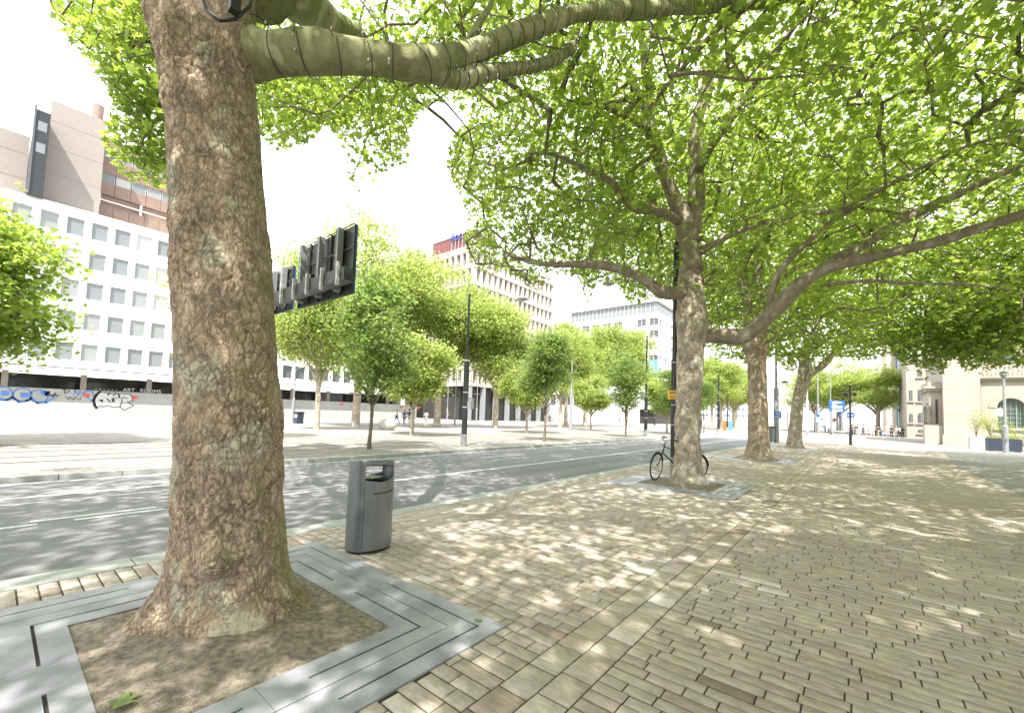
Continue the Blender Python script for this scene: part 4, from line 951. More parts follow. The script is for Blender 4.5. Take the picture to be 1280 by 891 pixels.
for i in range(8): MB().box(XC-.9, 62.2+4.15*i, .03, XC-.1, 63.1+4.15*i, 7.19).build('column', M['grey'], cb)
MB().box(XC-3.3, 62.5, .03, XC-3.1, 92, 7.1).build('shopfront', M['glassd'], cb)
MB().box(XC-3.09, 82, 4.6, XC-2.9, 88, 6.6).build('fascia_panel', M['whitep'], cb)
for i in range(4): MB().box(XC-3.09, 66+6.5*i, .1, XC-3.0, 69.5+6.5*i, 3.4).build('shop_window', M['glassl'], cb)
MB().box(-76.5, YC+.8, 37.25, -63.5, YC+9, 40.6).build('roof_screen', M['maroon'], cb)
MB().box(-76.8, YC+.6, 40.62, -63.2, YC+9.2, 40.85).build('roof_edge', M['white'], cb)
MB().box(-82, YC+1, 37.02, -76.9, YC+8, 38.6).build('roof_plant', M['white'], cb)
MB().box(-62.9, YC-.15, 37.25, -62.5, YC+18, 38.3).build('parapet', M['white'], cb)
rs = thing('roof_sign', 'blue rooftop letters standing right of the maroon screen', 'sign')
p = aY(564, 303, YC+.3); textobj('letters', 'Roc', 2.3, M['letterblue'], (p[0]-.2, p[1], p[2]+.2), (1, 0, 0), (0, 0, 1), rs, .1)
m = MB()
for i in range(6): m.box(p[0]+i*1.1, p[1]+.15, 37.2, p[0]+i*1.1+.08, p[1]+.23, p[2]+2.6)
m.build('support_posts', M['lgrey'], rs)

# --- white low podium with window band -----------------------------------
pd = thing('podium_building', 'low white building with a band of grey windows and scribbled white boards below', 'building')
YP = 112.
m = MB(); xa, xb = -84, -50
m.box(xa, YP, 8.2, xb, YP+10, 12.2); m.box(xa, YP, .03, xb, YP+10, 4.9); m.box(xa, YP+1, 4.9, xb, YP+10, 8.2)
m.build('wall', M['white'], pd)
pP = lambda u, z, d: (u, YP-d, z)
building_windows(pd, pP, [xa+1.1+2.1*i for i in range(16)], [6.55], 1.95, 3.1, M['white'], M['glassd'], .35, mull=1)
MB().box(xa, YP-.4, .03, xb, YP-.3, 3.9).build('boards', M['whitep'], pd)
m = MB(); rg = np.random.default_rng(8)
for i in range(46):
    x = xa+1+rg.uniform(0, 32); z = rg.uniform(.6, 2.8); m.box(x, YP-.406, z, x+rg.uniform(.05, .12), YP-.402, z+rg.uniform(.3, 1.1)); m.box(x, YP-.406, z, x+rg.uniform(.2, .7), YP-.402, z+.06)
m.build('scribbles', M['gpaint'], pd)
sg = thing('roof_sign', 'small pale blue sign on the podium roof between two trees', 'sign')
p = aY(714, 491, YP+2); MB().box(p[0], YP+2, p[2]+.1, p[0]+4.6, YP+2.2, p[2]+3.6).build('panel', pm('pale_blue', (.2, .36, .5), .5), sg)
MB().box(p[0]+.4, YP+1.98, p[2]+2, p[0]+3.6, YP+1.995, p[2]+3.2).build('lettering', M['white'], sg)

# --- white office with glass top storey ----------------------------------
rb = thing('office_building', 'white building with a sloping glass top storey and square windows beyond the young trees', 'building')
YR = 130.; XR = -48.2
cols = [-77.5+4.05*i for i in range(8)]; rows = [32.2-3.9*i for i in range(7)]
pR = lambda u, z, d: (u, YR-d, z)
m, _ = grid_wall(pR, -79.6, XR, 4.5, 35.0, cols, rows, 3.0, 2.4, .6)
pE = lambda u, z, d: (XR+d, u, z); colsE = [133.5+5.2*i for i in range(9)]
m2_, _ = grid_wall(pE, YR+.61, 180, 4.5, 35.0, colsE, rows, 2.2, 2.4, .6)
m.v += m2_.v; m.f += [tuple(i+m.n for i in f_) for f_ in m2_.f]; m.n += m2_.n
m.box(-79.6, YR+.65, 34.4, XR-.65, 180, 34.8); m.build('wall', M['white'], rb)
MB().box(-79, YR+1.2, .03, XR-.9, 179, 34.3).build('interior', M['dark'], rb)
building_windows(rb, pR, cols, rows, 3.0, 2.4, M['whitep'], M['glass'], .3, mull=1, limit=56)
building_windows(rb, pE, colsE, rows[:4], 2.2, 2.4, M['whitep'], M['glass'], .3, mull=0, limit=36)
m = MB(); m.box(-79.6, YR+.2, 35.05, XR-.3, 178, 38.6); m.build('glass_storey', M['glassl'], rb)
m = MB()
for i in range(22): m.box(-79.5+1.45*i, YR+.1, 35.05, -79.4+1.45*i, YR+.19, 38.6)
m.build('mullions', M['white'], rb)
MB().box(-80.2, YR-.6, 38.62, XR+.6, 179, 39.3).build('roof', M['white'], rb)
m = MB(); m.box(-88, YR+.5, .03, -79.7, YR+40, 37.5); m.build('side_wing', M['white'], rb)
for i in range(3):
    for j in range(4): MB().box(-87.3+2.4*i, YR+.4, 33.6-4.4*j-1.9, -85.9+2.4*i, YR+.49, 33.6-4.4*j+1.9).build('wing_window', M['glass'], rb)
bn = thing('banner', 'tall light blue hanging banner with white lettering', 'banner')
p = aY(815, 464, 100); z0, z1 = aY(815, 478, 100)[2], aY(815, 450, 100)[2]
MB().box(p[0]-1.35, 100, z0, p[0]+1.35, 100.08, z1).build('cloth', M['cyan'], bn)
m = MB(); rg = np.random.default_rng(4); z = z0+.5
while z < z1-.8:
    h = rg.uniform(.3, .55); m.box(p[0]-.6, 99.985, z, p[0]+.55, 99.997, z+h*.35); m.box(p[0]-.6, 99.985, z, p[0]-.3 if rg.random() < .5 else p[0]+.1, 99.997, z+h); z += h+.14
m.build('lettering', M['white'], bn)
MB().tube([(p[0]-1.6, 100.04, 0), (p[0]-1.6, 100.04, z1+.5)], .09, 8).build('pole', M['lgrey'], bn)

# --- distant buildings -----------------------------------------------------
def farblock(name, label, x0, x1, y, z1, wallm, wc, wr, ww, wh, gm_, zb=3.):
    t = thing(name, label, 'building'); MB().box(x0, y, .03, x1, y+25, z1).build('wall', wallm, t)
    k_ = 0; ww = min(ww, .62*(x1-x0)/wc); wh = min(wh, .6*(z1-zb)/wr)
    for i in range(wc):
        for j in range(wr):
            if k_ >= 100: break
            u = x0+(x1-x0)*(i+.5)/wc; z = zb+(z1-zb)*(j+.5)/wr; MB().box(u-ww/2, y-.08, z-wh/2, u+ww/2, y-.002, z+wh/2).build('window', gm_, t); k_ += 1
    return t
xa = aY(955, 500, 250)[0]; xb = aY(990, 500, 250)[0]
farblock('apartment_tower', 'white apartment tower with small dark windows beyond the third trunk', xa, xb, 250, 74, M['white'], 4, 18, 1.6, 1.9, M['lgrey'])
xa = aY(1122, 500, 170)[0]; xb = aY(1136, 500, 170)[0]
farblock('glass_tower', 'blue gridded glass tower seen left of the stone hall', xa, xb, 170, 34, M['glassb'], 5, 14, .04, 2.3, M['white'], 12)
xc = aY(1108, 500, 172)[0]
farblock('office_building', 'plain beige high block left of the blue glass tower', xc, xa-.05, 172, 33, M['stonew'], 1, 1, .1, .1, M['stonew'])
xa = aY(985, 500, 300)[0]; xb = aY(1030, 500, 300)[0]
farblock('office_building', 'low pale office block at the far end of the road', xa, xb, 300, 17, M['whitep'], 9, 4, 2.2, 1.7, M['lgrey'])
xa = aY(1030, 500, 280)[0]; xb = aY(1110, 500, 280)[0]
farblock('office_building', 'long pale block behind the crowd and the blue signs', xa, xb, 280, 12, M['white'], 9, 2, 5, 1.6, M['lgrey'])
xa = aY(845, 500, 240)[0]; xb = aY(957, 500, 240)[0]
farblock('office_building', 'pale block hidden by the distant avenue trees', xa, xb, 240, 16, M['whitep'], 20, 4, 2, 1.6, M['glassl'])
# coloured site hoardings far along the left pavement
GC = 'coloured site panels at the far end of the left pavement'
for x0, x1, mt, lb, ct in ((884, 895, 'orange', 'orange and red site panel at the foot of distant trees', 'panel'), (901, 907, 'cyan', 'pale blue site panel right of the red one', 'panel')):
    a, b = gp(x0, 538), gp(x1, 538); tag(MB().box(a[0], 84, .03, b[0]+.3, 84.2, 1.7).build('site_panel', M[mt], None), lb, ct, GC)

# --- stone town hall --------------------------------------------------------
th_ = thing('town_hall', 'pale stone hall with round-arched green framed window and cornice at the right edge', 'building')
Y0 = 60.
X1 = aY(1224, 540, Y0)[0]; XA = aY(1180, 540, 59)[0]
arch_c = (aY(1246, 510, Y0)[0]+aY(1280, 510, Y0)[0])/2+.05; AW = 1.75
acs = [arch_c+i*3.6 for i in range(6)]
zs, zr = 1.85, AW/2
# wall with arched openings built from strips
m = MB(); ztop_ = 6.25
def strip(x0, x1, z0, z1, y0=Y0, y1=Y0+.7): m.box(x0, y0, z0, x1, y1, z1)
zsp = 4.6-zr
strip(X1, 34, .0, zs); strip(X1, acs[0]-zr, zs, ztop_); prev = acs[0]+zr
for c in acs[1:]: strip(prev, c-zr, zs, ztop_); prev = c+zr
strip(prev, 34, zs, ztop_)
for c in acs:
    n = 14
    for i in range(n):
        a0, a1 = math.pi*i/n, math.pi*(i+1)/n; x0, x1 = c+zr*math.cos(a0), c+zr*math.cos(a1); h0, h1 = zsp+zr*math.sin(a0), zsp+zr*math.sin(a1)
        m.add([(x0, Y0, h0), (x1, Y0, h1), (x1, Y0, ztop_), (x0, Y0, ztop_), (x0, Y0+.7, h0), (x1, Y0+.7, h1), (x1, Y0+.7, ztop_), (x0, Y0+.7, ztop_)], [(0, 1, 2, 3), (4, 7, 6, 5), (0, 4, 5, 1), (2, 6, 7, 3)])
m.box(X1, Y0+.71, .0, 34, Y0+14, .5); m.box(X1, Y0+2.2, 6.25, 34, Y0+16, 17)
m.build('wall', M['stonew'], th_)
MB().box(X1+.1, Y0+3, .5, 34, Y0+3.2, 6.2).build('interior', M['dark'], th_)
for c in acs:
    # green arched window with glazing bars
    g_ = MB(); w_ = []
    n = 16; P = [(zr*math.cos(math.pi*i/n), zsp-zs+zr*math.sin(math.pi*i/n)) for i in range(n+1)]; P = [(-zr, 0)]+P[::-1]+[(zr, 0)]
    fr_ = MB()
    for (a, b), (c2, d2) in zip(P[:-1], P[1:]): fr_.tube([(c+a*.96, Y0+.3, zs+b*.985), (c+c2*.96, Y0+.3, zs+d2*.985)], .05, 4)
    for u in (-.33, .33): fr_.box(c+u*AW/2*1.3-.035, Y0+.27, zs, c+u*AW/2*1.3+.035, Y0+.33, zsp+zr*.8)
    for u in (-.7, 0, .7): fr_.box(c+u*zr-.014, Y0+.285, zs, c+u*zr+.014, Y0+.315, zsp+zr*.66)
    for z in np.arange(zs+.05, 4.4, .42): fr_.box(c-zr*.95*(1 if z < zsp else math.sqrt(max(.05, 1-((z-zsp)/zr)**2))), Y0+.28, z-.014, c+zr*.95*(1 if z < zsp else math.sqrt(max(.05, 1-((z-zsp)/zr)**2))), Y0+.318, z+.014)
    fo = fr_.build('arched_window', M['greenf'], th_)
    g_.prism([(a*.97, b) for a, b in P[1:-1]]+[(zr*.97, 0), (-zr*.97, 0)], (c, Y0+.36, zs), (1, 0, 0), (0, 0, 1), (0, .03, 0)); g_.build('pane', M['glass'], fo)
    # archivolt
    av = MB(); n = 20
    for i in range(n):
        a0, a1 = math.pi*i/n+.006, math.pi*(i+1)/n-.006
        for r0, r1, dd in ((zr+.03, zr+.55, .06),):
            av.add([(c+r*math.cos(a), Y0-d_, zsp+r*math.sin(a)) for d_ in (0.002, dd) for a in (a0, a1) for r in (r0, r1)], [(4, 5, 7, 6), (0, 1, 5, 4), (2, 6, 7, 3), (0, 4, 6, 2), (1, 3, 7, 5)])
    av.build('archivolt', M['stonew'], th_)
    MB().box(c-zr-.25, Y0-.16, zs-.22, c+zr+.25, Y0-.002, zs-.01).build('sill', M['stonew'], th_)
m = MB()
for z0, z1, d in ((6.25, 6.38, .18), (6.38, 6.52, .32), (6.52, 6.66, .42)): m.box(X1, Y0-d, z0+.001, 34, Y0+2.19, z1)
m.box(X1, Y0-.3, 7.55, 34, Y0-.02, 7.7); m.build('cornice', M['stonew'], th_)
m = MB()
for i in range(90):
    x = X1+.1+i*.27; m.lathe([(.05, 0), (.08, .15), (.085, .35), (.045, .6), (.06, .85), (.05, .89)], 8, (x, Y0-.16, 6.661))
m.build('balustrade', M['stonew'], th_)
building_windows(th_, lambda u, z, d: (u, Y0+2.2-d, z), [c for c in acs], [9.6, 13.6], 1.5, 2.7, M['greenf'], M['glass'], -.06, mull=1)
MB().tube([(X1+.12, Y0-.1, 0), (X1+.12, Y0-.1, 6.3)], .06, 8).build('drainpipe', M['brown'], th_)
# projecting corner block with coursed stone
m = MB(); z = 0.
while z < 17: m.box(XA, 58.9, z+.004, X1-.01, Y0+12, min(z+.42, 17)-.008); z += .42
m.build('corner_block', M['stonew'], th_)
MB().box(XA-.12, 58.8, .02, X1-.02, 58.89, 1.0).build('plinth', M['stonew'], th_)
# bay with statue, left of the block
XL = aY(1156, 540, 61)[0]
m = MB(); m.box(XL+.3, 60.2, .0, XA-.01, 66, 5.35); m.build('bay', M['stonew'], th_)
m = MB(); m.box(XL+.05, 59.9, 5.36, XA-.012, 66, 5.6); m.box(XL-.1, 59.7, 5.6, XA-.012, 66, 5.8); m.box(XL+.2, 60.1, 5.801, XA-.012, 66, 6.3); m.build('bay_cornice', M['stonew'], th_)
m = MB(); m.box(XL-.15, 59.4, .0, XA-.014, 60.19, 1.9); m.build('bay_plinth', M['stonew'], th_)
m = MB(); xx = aY(1171, 520, 60.1)[0]; m.box(xx-.07, 60.1, 2.1, xx+.07, 60.19, 4.5); m.build('slit_window', M['dark'], th_)
# rear wing
YB_ = 90.; xa = aY(1133.5, 520, YB_)[0]; xb = aY(1182, 520, YB_)[0]
m = MB(); z = 0.
while z < 17.5: m.box(xa, YB_, z+.004, xb, YB_+15, min(z+.55, 17.5)-.006); z += .55
m.box(xa+.01, YB_+.012, .01, xb-.01, YB_+14.9, 17.4)
m.build('rear_wing', M['stonew'], th_)
MB().box(xa-.3, YB_-.35, 17.52, xb+.3, YB_+15, 18.1).build('rear_cornice', M['stonew'], th_)
for (px0, py0, px1, py1, ar) in ((1147.3, 516, 1156, 528.5, 1), (1147.3, 486.5, 1154.5, 501.5, 0), (1147, 463, 1152.5, 471, 0), (1147.5, 537, 1156, 541, 0), (1136.5, 517, 1141, 528, 1), (1136.5, 488, 1140.5, 501, 0)):
    a = aY(px0, py1, YB_); b = aY(px1, py0, YB_); w = b[0]-a[0]; h = b[2]-a[2]; cx_ = (a[0]+b[0])/2
    pl = [(-w/2, 0), (w/2, 0), (w/2, h)] + [(-w/2, h)] if not ar else [(-w/2, 0), (w/2, 0)]+[(w/2*math.cos(t), h-w/2+w/2*math.sin(t)) for t in np.linspace(0, math.pi, 10)]
    wm = MB(); wm.prism(pl, (cx_, YB_-.05, a[2]), (1, 0, 0), (0, 0, 1), (0, .045, 0)); wo_ = wm.build('window', M['glass'], th_)
    bm2 = MB(); bm2.box(cx_-.03, YB_-.08, a[2]+.02, cx_+.03, YB_-.052, b[2]-.05)
    for j in range(1, 4): bm2.box(cx_-w/2+.02, YB_-.08, a[2]+h*j/4-.02, cx_+w/2-.02, YB_-.052, a[2]+h*j/4+.02)
    bm2.build('glazing_bars', M['grey'], wo_)
    sl = MB(); sl.box(cx_-w/2-.2, YB_-.22, a[2]-.2, cx_+w/2+.2, YB_-.002, a[2]-.01); sl.build('sill', M['stonew'], wo_)

# ------------------------------------------------------------------ people
def skin_mesh(name, verts, edges, rads, sub=2):
    me = bpy.data.meshes.new(name); me.from_pydata(verts, edges, []); o = bpy.data.objects.new(name, me); COL.objects.link(o)
    mo = o.modifiers.new('s', 'SKIN'); mo.use_smooth_shade = True
    for i, r in enumerate(rads):
        v = me.skin_vertices[0].data[i]; v.radius = r if hasattr(r, '__len__') else (r, r)
    me.skin_vertices[0].data[0].use_root = True
    o.modifiers.new('d', 'SUBSURF').levels = sub; o.modifiers['d'].render_levels = sub
    bpy.context.view_layer.update(); dg = bpy.context.evaluated_depsgraph_get(); r = bpy.data.meshes.new_from_object(o.evaluated_get(dg)); bpy.data.objects.remove(o)
    r.name = name; return r
def pose(kind):
    """joint table, z up, facing +Y; heights for 1.75 m"""
    st = {'walk': .30, 'walk2': -.24, 'stand': .04, 'lean': .08}[kind]
    J = dict(pel=(0, 0, .95), wai=(0, .0, 1.10), che=(0, .01, 1.32), nek=(0, .01, 1.47), hd0=(0, .015, 1.56), hd1=(0, .03, 1.68))
    for s, n in ((-1, 'l'), (1, 'r')):
        f = st*s*(1 if kind != 'stand' else .3)
        J['hip'+n] = (s*.09, 0, .90); J['kne'+n] = (s*.10, f*.55+.03, .50); J['ank'+n] = (s*.10, f*1.05-(.06 if f < 0 else 0), .09+(.05 if f < -.1 else 0)); J['toe'+n] = (s*.11, f*1.05+.14-(.06 if f < 0 else 0), .035)
        J['sho'+n] = (s*.18, 0, 1.42); J['elb'+n] = (s*.24, -f*.4-.02, 1.14)
        J['han'+n] = (s*.25, -f*.8+.08, .90) if kind != 'lean' else (s*.16, .22, 1.18)
        J['fin'+n] = (s*.25, -f*.85+.11, .81) if kind != 'lean' else (s*.06, .30, 1.26)
    return J
def person_parts(kind):
    J = pose(kind); ks = list(J); ix = {k_: i for i, k_ in enumerate(ks)}
    E = [('pel', 'wai'), ('wai', 'che'), ('che', 'nek'), ('nek', 'hd0'), ('hd0', 'hd1')]
    for n in 'lr': E += [('pel', 'hip'+n), ('hip'+n, 'kne'+n), ('kne'+n, 'ank'+n), ('ank'+n, 'toe'+n), ('che', 'sho'+n), ('sho'+n, 'elb'+n), ('elb'+n, 'han'+n), ('han'+n, 'fin'+n)]
    rad = dict(pel=(.13, .10), wai=(.125, .09), che=(.14, .10), nek=.052, hd0=.072, hd1=.085, hip=.082, kne=.055, ank=.038, toe=.035, sho=.055, elb=.04, han=.03, fin=.024)
    R_ = [rad[k_] if k_ in rad else rad[k_[:3]] for k_ in ks]
    body = skin_mesh('person', [J[k_] for k_ in ks], [(ix[a], ix[b]) for a, b in E], R_)
    def sub(names, edges, sc, nm, off=None):
        i2 = {k_: i for i, k_ in enumerate(names)}; rr = []
        for k_ in names:
            r = rad[k_] if k_ in rad else rad[k_[:3]]; rr.append(tuple(x*sc for x in r) if isinstance(r, tuple) else r*sc)
        return skin_mesh(nm, [J[k_] for k_ in names], [(i2[a], i2[b]) for a, b in edges], rr, 1)
    shirt = sub(['che', 'wai', 'pel', 'shol', 'elbl', 'shor', 'elbr'], [('che', 'wai'), ('wai', 'pel'), ('che', 'shol'), ('shol', 'elbl'), ('che', 'shor'), ('shor', 'elbr')], 1.17, 'shirt')
    trou = sub(['pel', 'hipl', 'knel', 'ankl', 'hipr', 'kner', 'ankr'], [('pel', 'hipl'), ('hipl', 'knel'), ('knel', 'ankl'), ('pel', 'hipr'), ('hipr', 'kner'), ('kner', 'ankr')], 1.22, 'trousers')
    hb_ = MB(); hb_.lathe([(.02, -.10), (.085, -.08), (.098, .0), (.09, .07), (.05, .115), (.01, .125)], 14, (0, .0, 1.66), 1, 1.05); h = hb_.build('hair', M['dark']); hair = h.data; bpy.data.objects.remove(h)
    return body, shirt, trou, hair
PP = {k_: person_parts(k_) for k_ in ('walk', 'walk2', 'stand', 'lean')}
CM = {}
def cm(c):
    if c not in CM: CM[c] = pm('cloth', c, .85, .15, 10)
    return CM[c]
SK = pm('skin', (.50, .31, .22), .6, .08); HM = [pm('hair_dark', (.03, .02, .015), .7), pm('hair_fair', (.35, .22, .10), .7), pm('hair_grey', (.4, .38, .36), .7)]
def person(x, y, rz, kind, shirt, trou, label, h=1.0, hair=0, group=None):
    B, S_, T_, H_ = PP[kind]
    def mk_(me, mt, nm, par=None):
        d = me.copy(); d.materials.clear(); d.materials.append(mt); o = bpy.data.objects.new(nm, d); COL.objects.link(o); o.parent = par; return o
    b = mk_(B, SK, 'person'); b.location = (x, y, .03 if x < -22 else .0); b.rotation_euler = (0, 0, rz); b.scale = (h, h, h)
    mk_(S_, cm(shirt), 'shirt', b); mk_(T_, cm(trou), 'trousers', b); mk_(H_, HM[hair], 'hair', b)
    tag(b, label, 'person', group); return b
GW = 'walkers on the far pavement'
def pg(px, py): p = gp(px, py); return p[0], p[1]
x, y = pg(495.5, 530.8); person(x, y, R(150), 'walk', (.75, .72, .68), (.12, .2, .38), 'person in a pale top and blue jeans walking, leftmost of the walkers', .98, 1, GW)
x, y = pg(505, 531.5); person(x, y, R(60), 'walk', (.06, .08, .16), (.10, .14, .26), 'person in dark blue clothes left of the thin tree stem', .98, 1, GW)
x, y = pg(511, 532.5); person(x, y, R(80), 'stand', (.07, .06, .14), (.6, .56, .52), 'person in a dark top and white trousers behind the thin stem', 1.02, 0, GW)
x, y = pg(515.5, 533); person(x, y, R(100), 'walk2', (.72, .38, .26), (.75, .7, .66), 'person in an orange top and white trousers', .98, 1, GW)
x, y = pg(532, 534); person(x, y, R(70), 'stand', (.78, .78, .76), (.8, .78, .75), 'person all in white against the twin trunk', .98, 0, GW)
x, y = pg(560, 524.5); person(x, y, R(0), 'stand', (.05, .05, .05), (.05, .05, .05), 'person in black at the glass entrance', 1., 0, GW)
x, y = pg(687, 530.3); person(x, y, R(30), 'walk', (.03, .035, .04), (.03, .03, .04), 'person in black left of the one in light blue', 1., 0, GW)
x, y = pg(691.5, 530); person(x, y, R(30), 'walk2', (.3, .42, .58), (.25, .32, .45), 'person in light blue near the scribbled white boards', 1., 1, GW)
x, y = pg(774, 531.5); person(x, y, R(200), 'walk', (.06, .06, .07), (.2, .2, .2), 'person in dark clothes left of the third young stem', 1., 0, GW)
GQ = 'people gathered at the far side of the square'
crowd = [(1031.5, 540.8, 'walk', (.10, .12, .17), (.07, .08, .12), 'person in navy crossing beside the blue direction sign', 200, 0), (1036.5, 541.3, 'walk2', (.62, .5, .44), (.05, .05, .05), 'person in a pale top and black trousers behind the one in navy', 190, 1),
 (1065.5, 541.5, 'stand', (.05, .05, .06), (.06, .05, .07), 'person in black just right of the camera pole', 90, 0), (1069, 542, 'walk', (.22, .06, .10), (.05, .05, .06), 'person in a dark red top in the crowd', 40, 0), (1072, 542.2, 'stand', (.03, .03, .04), (.5, .45, .42), 'person in a black jacket and pale trousers', 160, 0),
 (1075, 543, 'stand', (.75, .73, .72), (.72, .70, .70), 'person dressed in white amid the crowd', 20, 1), (1079, 543.2, 'lean', (.16, .16, .25), (.12, .12, .2), 'person in slate blue beside the one in white', 300, 0), (1087, 542.4, 'walk', (.3, .34, .45), (.55, .5, .45), 'person in grey blue top and beige trousers', 250, 1),
 (1091.5, 542.3, 'stand', (.45, .42, .42), (.6, .5, .46), 'person in a grey top left of three in navy', 10, 2), (1094.5, 542.8, 'stand', (.03, .04, .09), (.04, .05, .1), 'person in navy with dark trousers, left of the tan trousers', 70, 0), (1098.5, 543.2, 'lean', (.02, .03, .06), (.5, .36, .22), 'person in a black top and tan trousers', 30, 0),
 (1102, 543.3, 'stand', (.6, .6, .62), (.08, .16, .36), 'person in a white top and blue jeans', 100, 2), (1107, 543.4, 'walk', (.42, .3, .26), (.4, .36, .34), 'person in brown walking between blue jeans and navy', 220, 1), (1114.5, 543.6, 'stand', (.03, .035, .07), (.04, .04, .07), 'person in all navy standing alone to the right', 0, 0),
 (1120.5, 543.4, 'stand', (.66, .58, .5), (.62, .52, .45), 'person in beige near the green lamp post', 120, 1), (1124.5, 543.6, 'walk2', (.7, .68, .66), (.05, .05, .06), 'person in a white top and black trousers near the green lamp post', 60, 0), (1128.5, 544, 'stand', (.03, .03, .05), (.04, .04, .05), 'person in black nearest the green lamp post', 10, 0)]
for px, py, kd, a, b, lb, rz, hr in crowd:
    y = 86+(py-543)*-1.5; x = aY(px, 541, y)[0]; person(x, y, R(rz), kd, a, b, lb, random.Random(px).uniform(.94, 1.04), hr, GQ)

# ------------------------------------------------------------------ street furniture
# litter bin
def litter_bin(loc, rz, label):
    t = thing('litter_bin', label, 'litter bin', loc, rz, None)
    a, b = .262, .225; n = 64
    pt = lambda th, s=1.: (a*s*math.copysign(abs(math.cos(th))**.97, math.cos(th)), b*s*math.copysign(abs(math.sin(th))**.97, math.sin(th)))
    def shell(t0, t1, z0f, z1f, k_=40, th=.012):
        m = MB(); V = []; 
        for i in range(k_+1):
            an = t0+(t1-t0)*i/k_; x, y = pt(an); xi, yi = pt(an, 1-th/a); z0, z1 = z0f(an), z1f(an); V += [(x, y, z0), (x, y, z1), (xi, yi, z1), (xi, yi, z0)]
        Fc = []
        for i in range(k_):
            q_ = i*4; Fc += [(q_, q_+4, q_+5, q_+1), (q_+1, q_+5, q_+6, q_+2), (q_+2, q_+6, q_+7, q_+3), (q_+3, q_+7, q_+4, q_)]
        Fc += [(0, 1, 2, 3), tuple(k_*4+j for j in (3, 2, 1, 0))]
        return m.add(V, Fc)
    # local x = long axis, +y... front is -y ; column side is -x
    cs = R(46)     # half angle of the column segment about -x
    H = 1.045
    shell(math.pi-cs, math.pi+cs, lambda a_: .03, lambda a_: H-.045).build('side_column', M['binm'], t, smooth=False)
    rim = lambda a_: .815+.05*math.cos(a_)**2*(1 if math.cos(a_) > 0 else .3)-.03*(1-abs(math.cos(a_)))
    shell(-math.pi+cs+.012, math.pi-cs-.012, lambda a_: .035, rim, 70).build('body', M['binm'], t)
    shell(-R(30), R(30), lambda a_: rim(a_)+.001, lambda a_: H-.055, 24).build('hood_support', M['binm'], t)
    # domed arch hood: an oval strip thicker at the column end
    m = MB(); k_ = 48; rings = []
    for s, z in ((1., -.05), (1.0, -.012), (.97, .0), (.85, .008), (.5, .016), (.05, .02)):
        rings.append([(*pt(2*math.pi*i/k_, s), H-.012+z-(.055*max(0, math.cos(2*math.pi*i/k_))**2)) for i in range(k_)])
    V = [v for r in rings for v in r]+[(*pt(2*math.pi*i/k_, .94), H-.075-.05*max(0, math.cos(2*math.pi*i/k_))**2) for i in range(k_)]
    Fc = [(r*k_+i, r*k_+(i+1) % k_, (r+1)*k_+(i+1) % k_, (r+1)*k_+i) for r in range(len(rings)-1) for i in range(k_)]
    Fc += [tuple((len(rings)-1)*k_+i for i in range(k_))]; o = len(rings)*k_
    Fc += [(o+i, o+(i+1) % k_, (i+1) % k_, i) for i in range(k_)]+[tuple(o+i for i in range(k_))[::-1]]
    m.add(V, Fc); m.build('hood', M['binm'], t, smooth=False)
    m = MB(); m.lathe([(.80, .04), (.80, .66), (.82, .75)], 40, (0, 0, 0), a, b); V = m.v[0]; m.f = m.f[:-1]; m.build('liner', M['dark'], t)
    # slot line and seams on the door, plus base plinth
    m = MB()
    pts = [(*[c_*1.004 for c_ in pt(an)], .66+.03*((an+R(95))/R(60))**2) for an in np.linspace(-R(112), -R(38), 22)]
    m.tube(pts, .0075, 6); m.build('door_grip', M['black'], t, smooth=True)
    m = MB()
    for an in (-math.pi+cs+.006, math.pi-cs-.006, -R(30)): x, y = pt(an, 1.001); m.tube([(x, y, .04), (x, y, .80)], .003, 5)
    m.build('seam', M['black'], t)
    m = MB(); m.lathe([(.93, .0), (.95, .028)], 40, (0, 0, 0), a, b); m.build('base', M['black'], t)
    m = MB(); m.tube([(-.02, -.03, .80), (-.02, -.03, .865)], .008, 6); m.lathe([(.55, .80), (.57, .815)], 30, (0, 0, 0), a, b); m.build('ash_tray', M['chrome'], t)
    return t
p = gp(457, 692)
bin0 = litter_bin((p[0]-.16, p[1]+.13, 0), R(90), 'large grey metal litter bin with an arched hood beside the stone surround')

wear(M['binm'], 3, (1, 1, .5), .75, 1.15)
# posts
GL = 'black lamp posts along the far side of the road'
def lamp_post(base, ztop_, rl, ru, zc, label, group, mat='black', dark=True):
    t = thing('lamp_post', label, 'lamp post', (base[0], base[1], .0), group=group)
    m = MB(); m.lathe([(rl, .0), (rl, zc-.05), (ru*1.05, zc+.03)], 20); m.build('shaft', M[mat], t, smooth=False)
    m = MB(); m.lathe([(ru, zc+.03), (ru*.9, ztop_)], 16); m.build('upper_pole', M[mat], t)
    m = MB(); m.lathe([(rl*1.08, 0), (rl*1.08, .55), (rl*1.02, .58)], 20); m.build('foot_sleeve', M['grey'], t)
    m = MB()
    for z in (zc-.05, zc*.62, zc*.45): m.lathe([(rl*1.06, z), (rl*1.06, z+.03)], 20)
    m.build('band', M['lgrey'], t)
    return t
b_ = gp(579.5, 558); LP1 = lamp_post(b_, ztop(b_, 368), .135, .065, ztop(b_, 450), 'thick black lamp post nearest across the road', GL)
MB().box(.14, .0, ztop(gp(579.5, 558), 511), .38, .2, ztop(gp(579.5, 558), 497)).build('cabinet', M['grey'], LP1)
b_ = gp(807, 545); lamp_post(b_, ztop(b_, 420), .16, .08, ztop(b_, 495), 'black lamp post between the third young tree and the banner', GL)
b_ = gp(713, 539); lamp_post(b_, ztop(b_, 450), .17, .07, ztop(b_, 487), 'grey mast standing among the far plane trees', GL, 'grey')
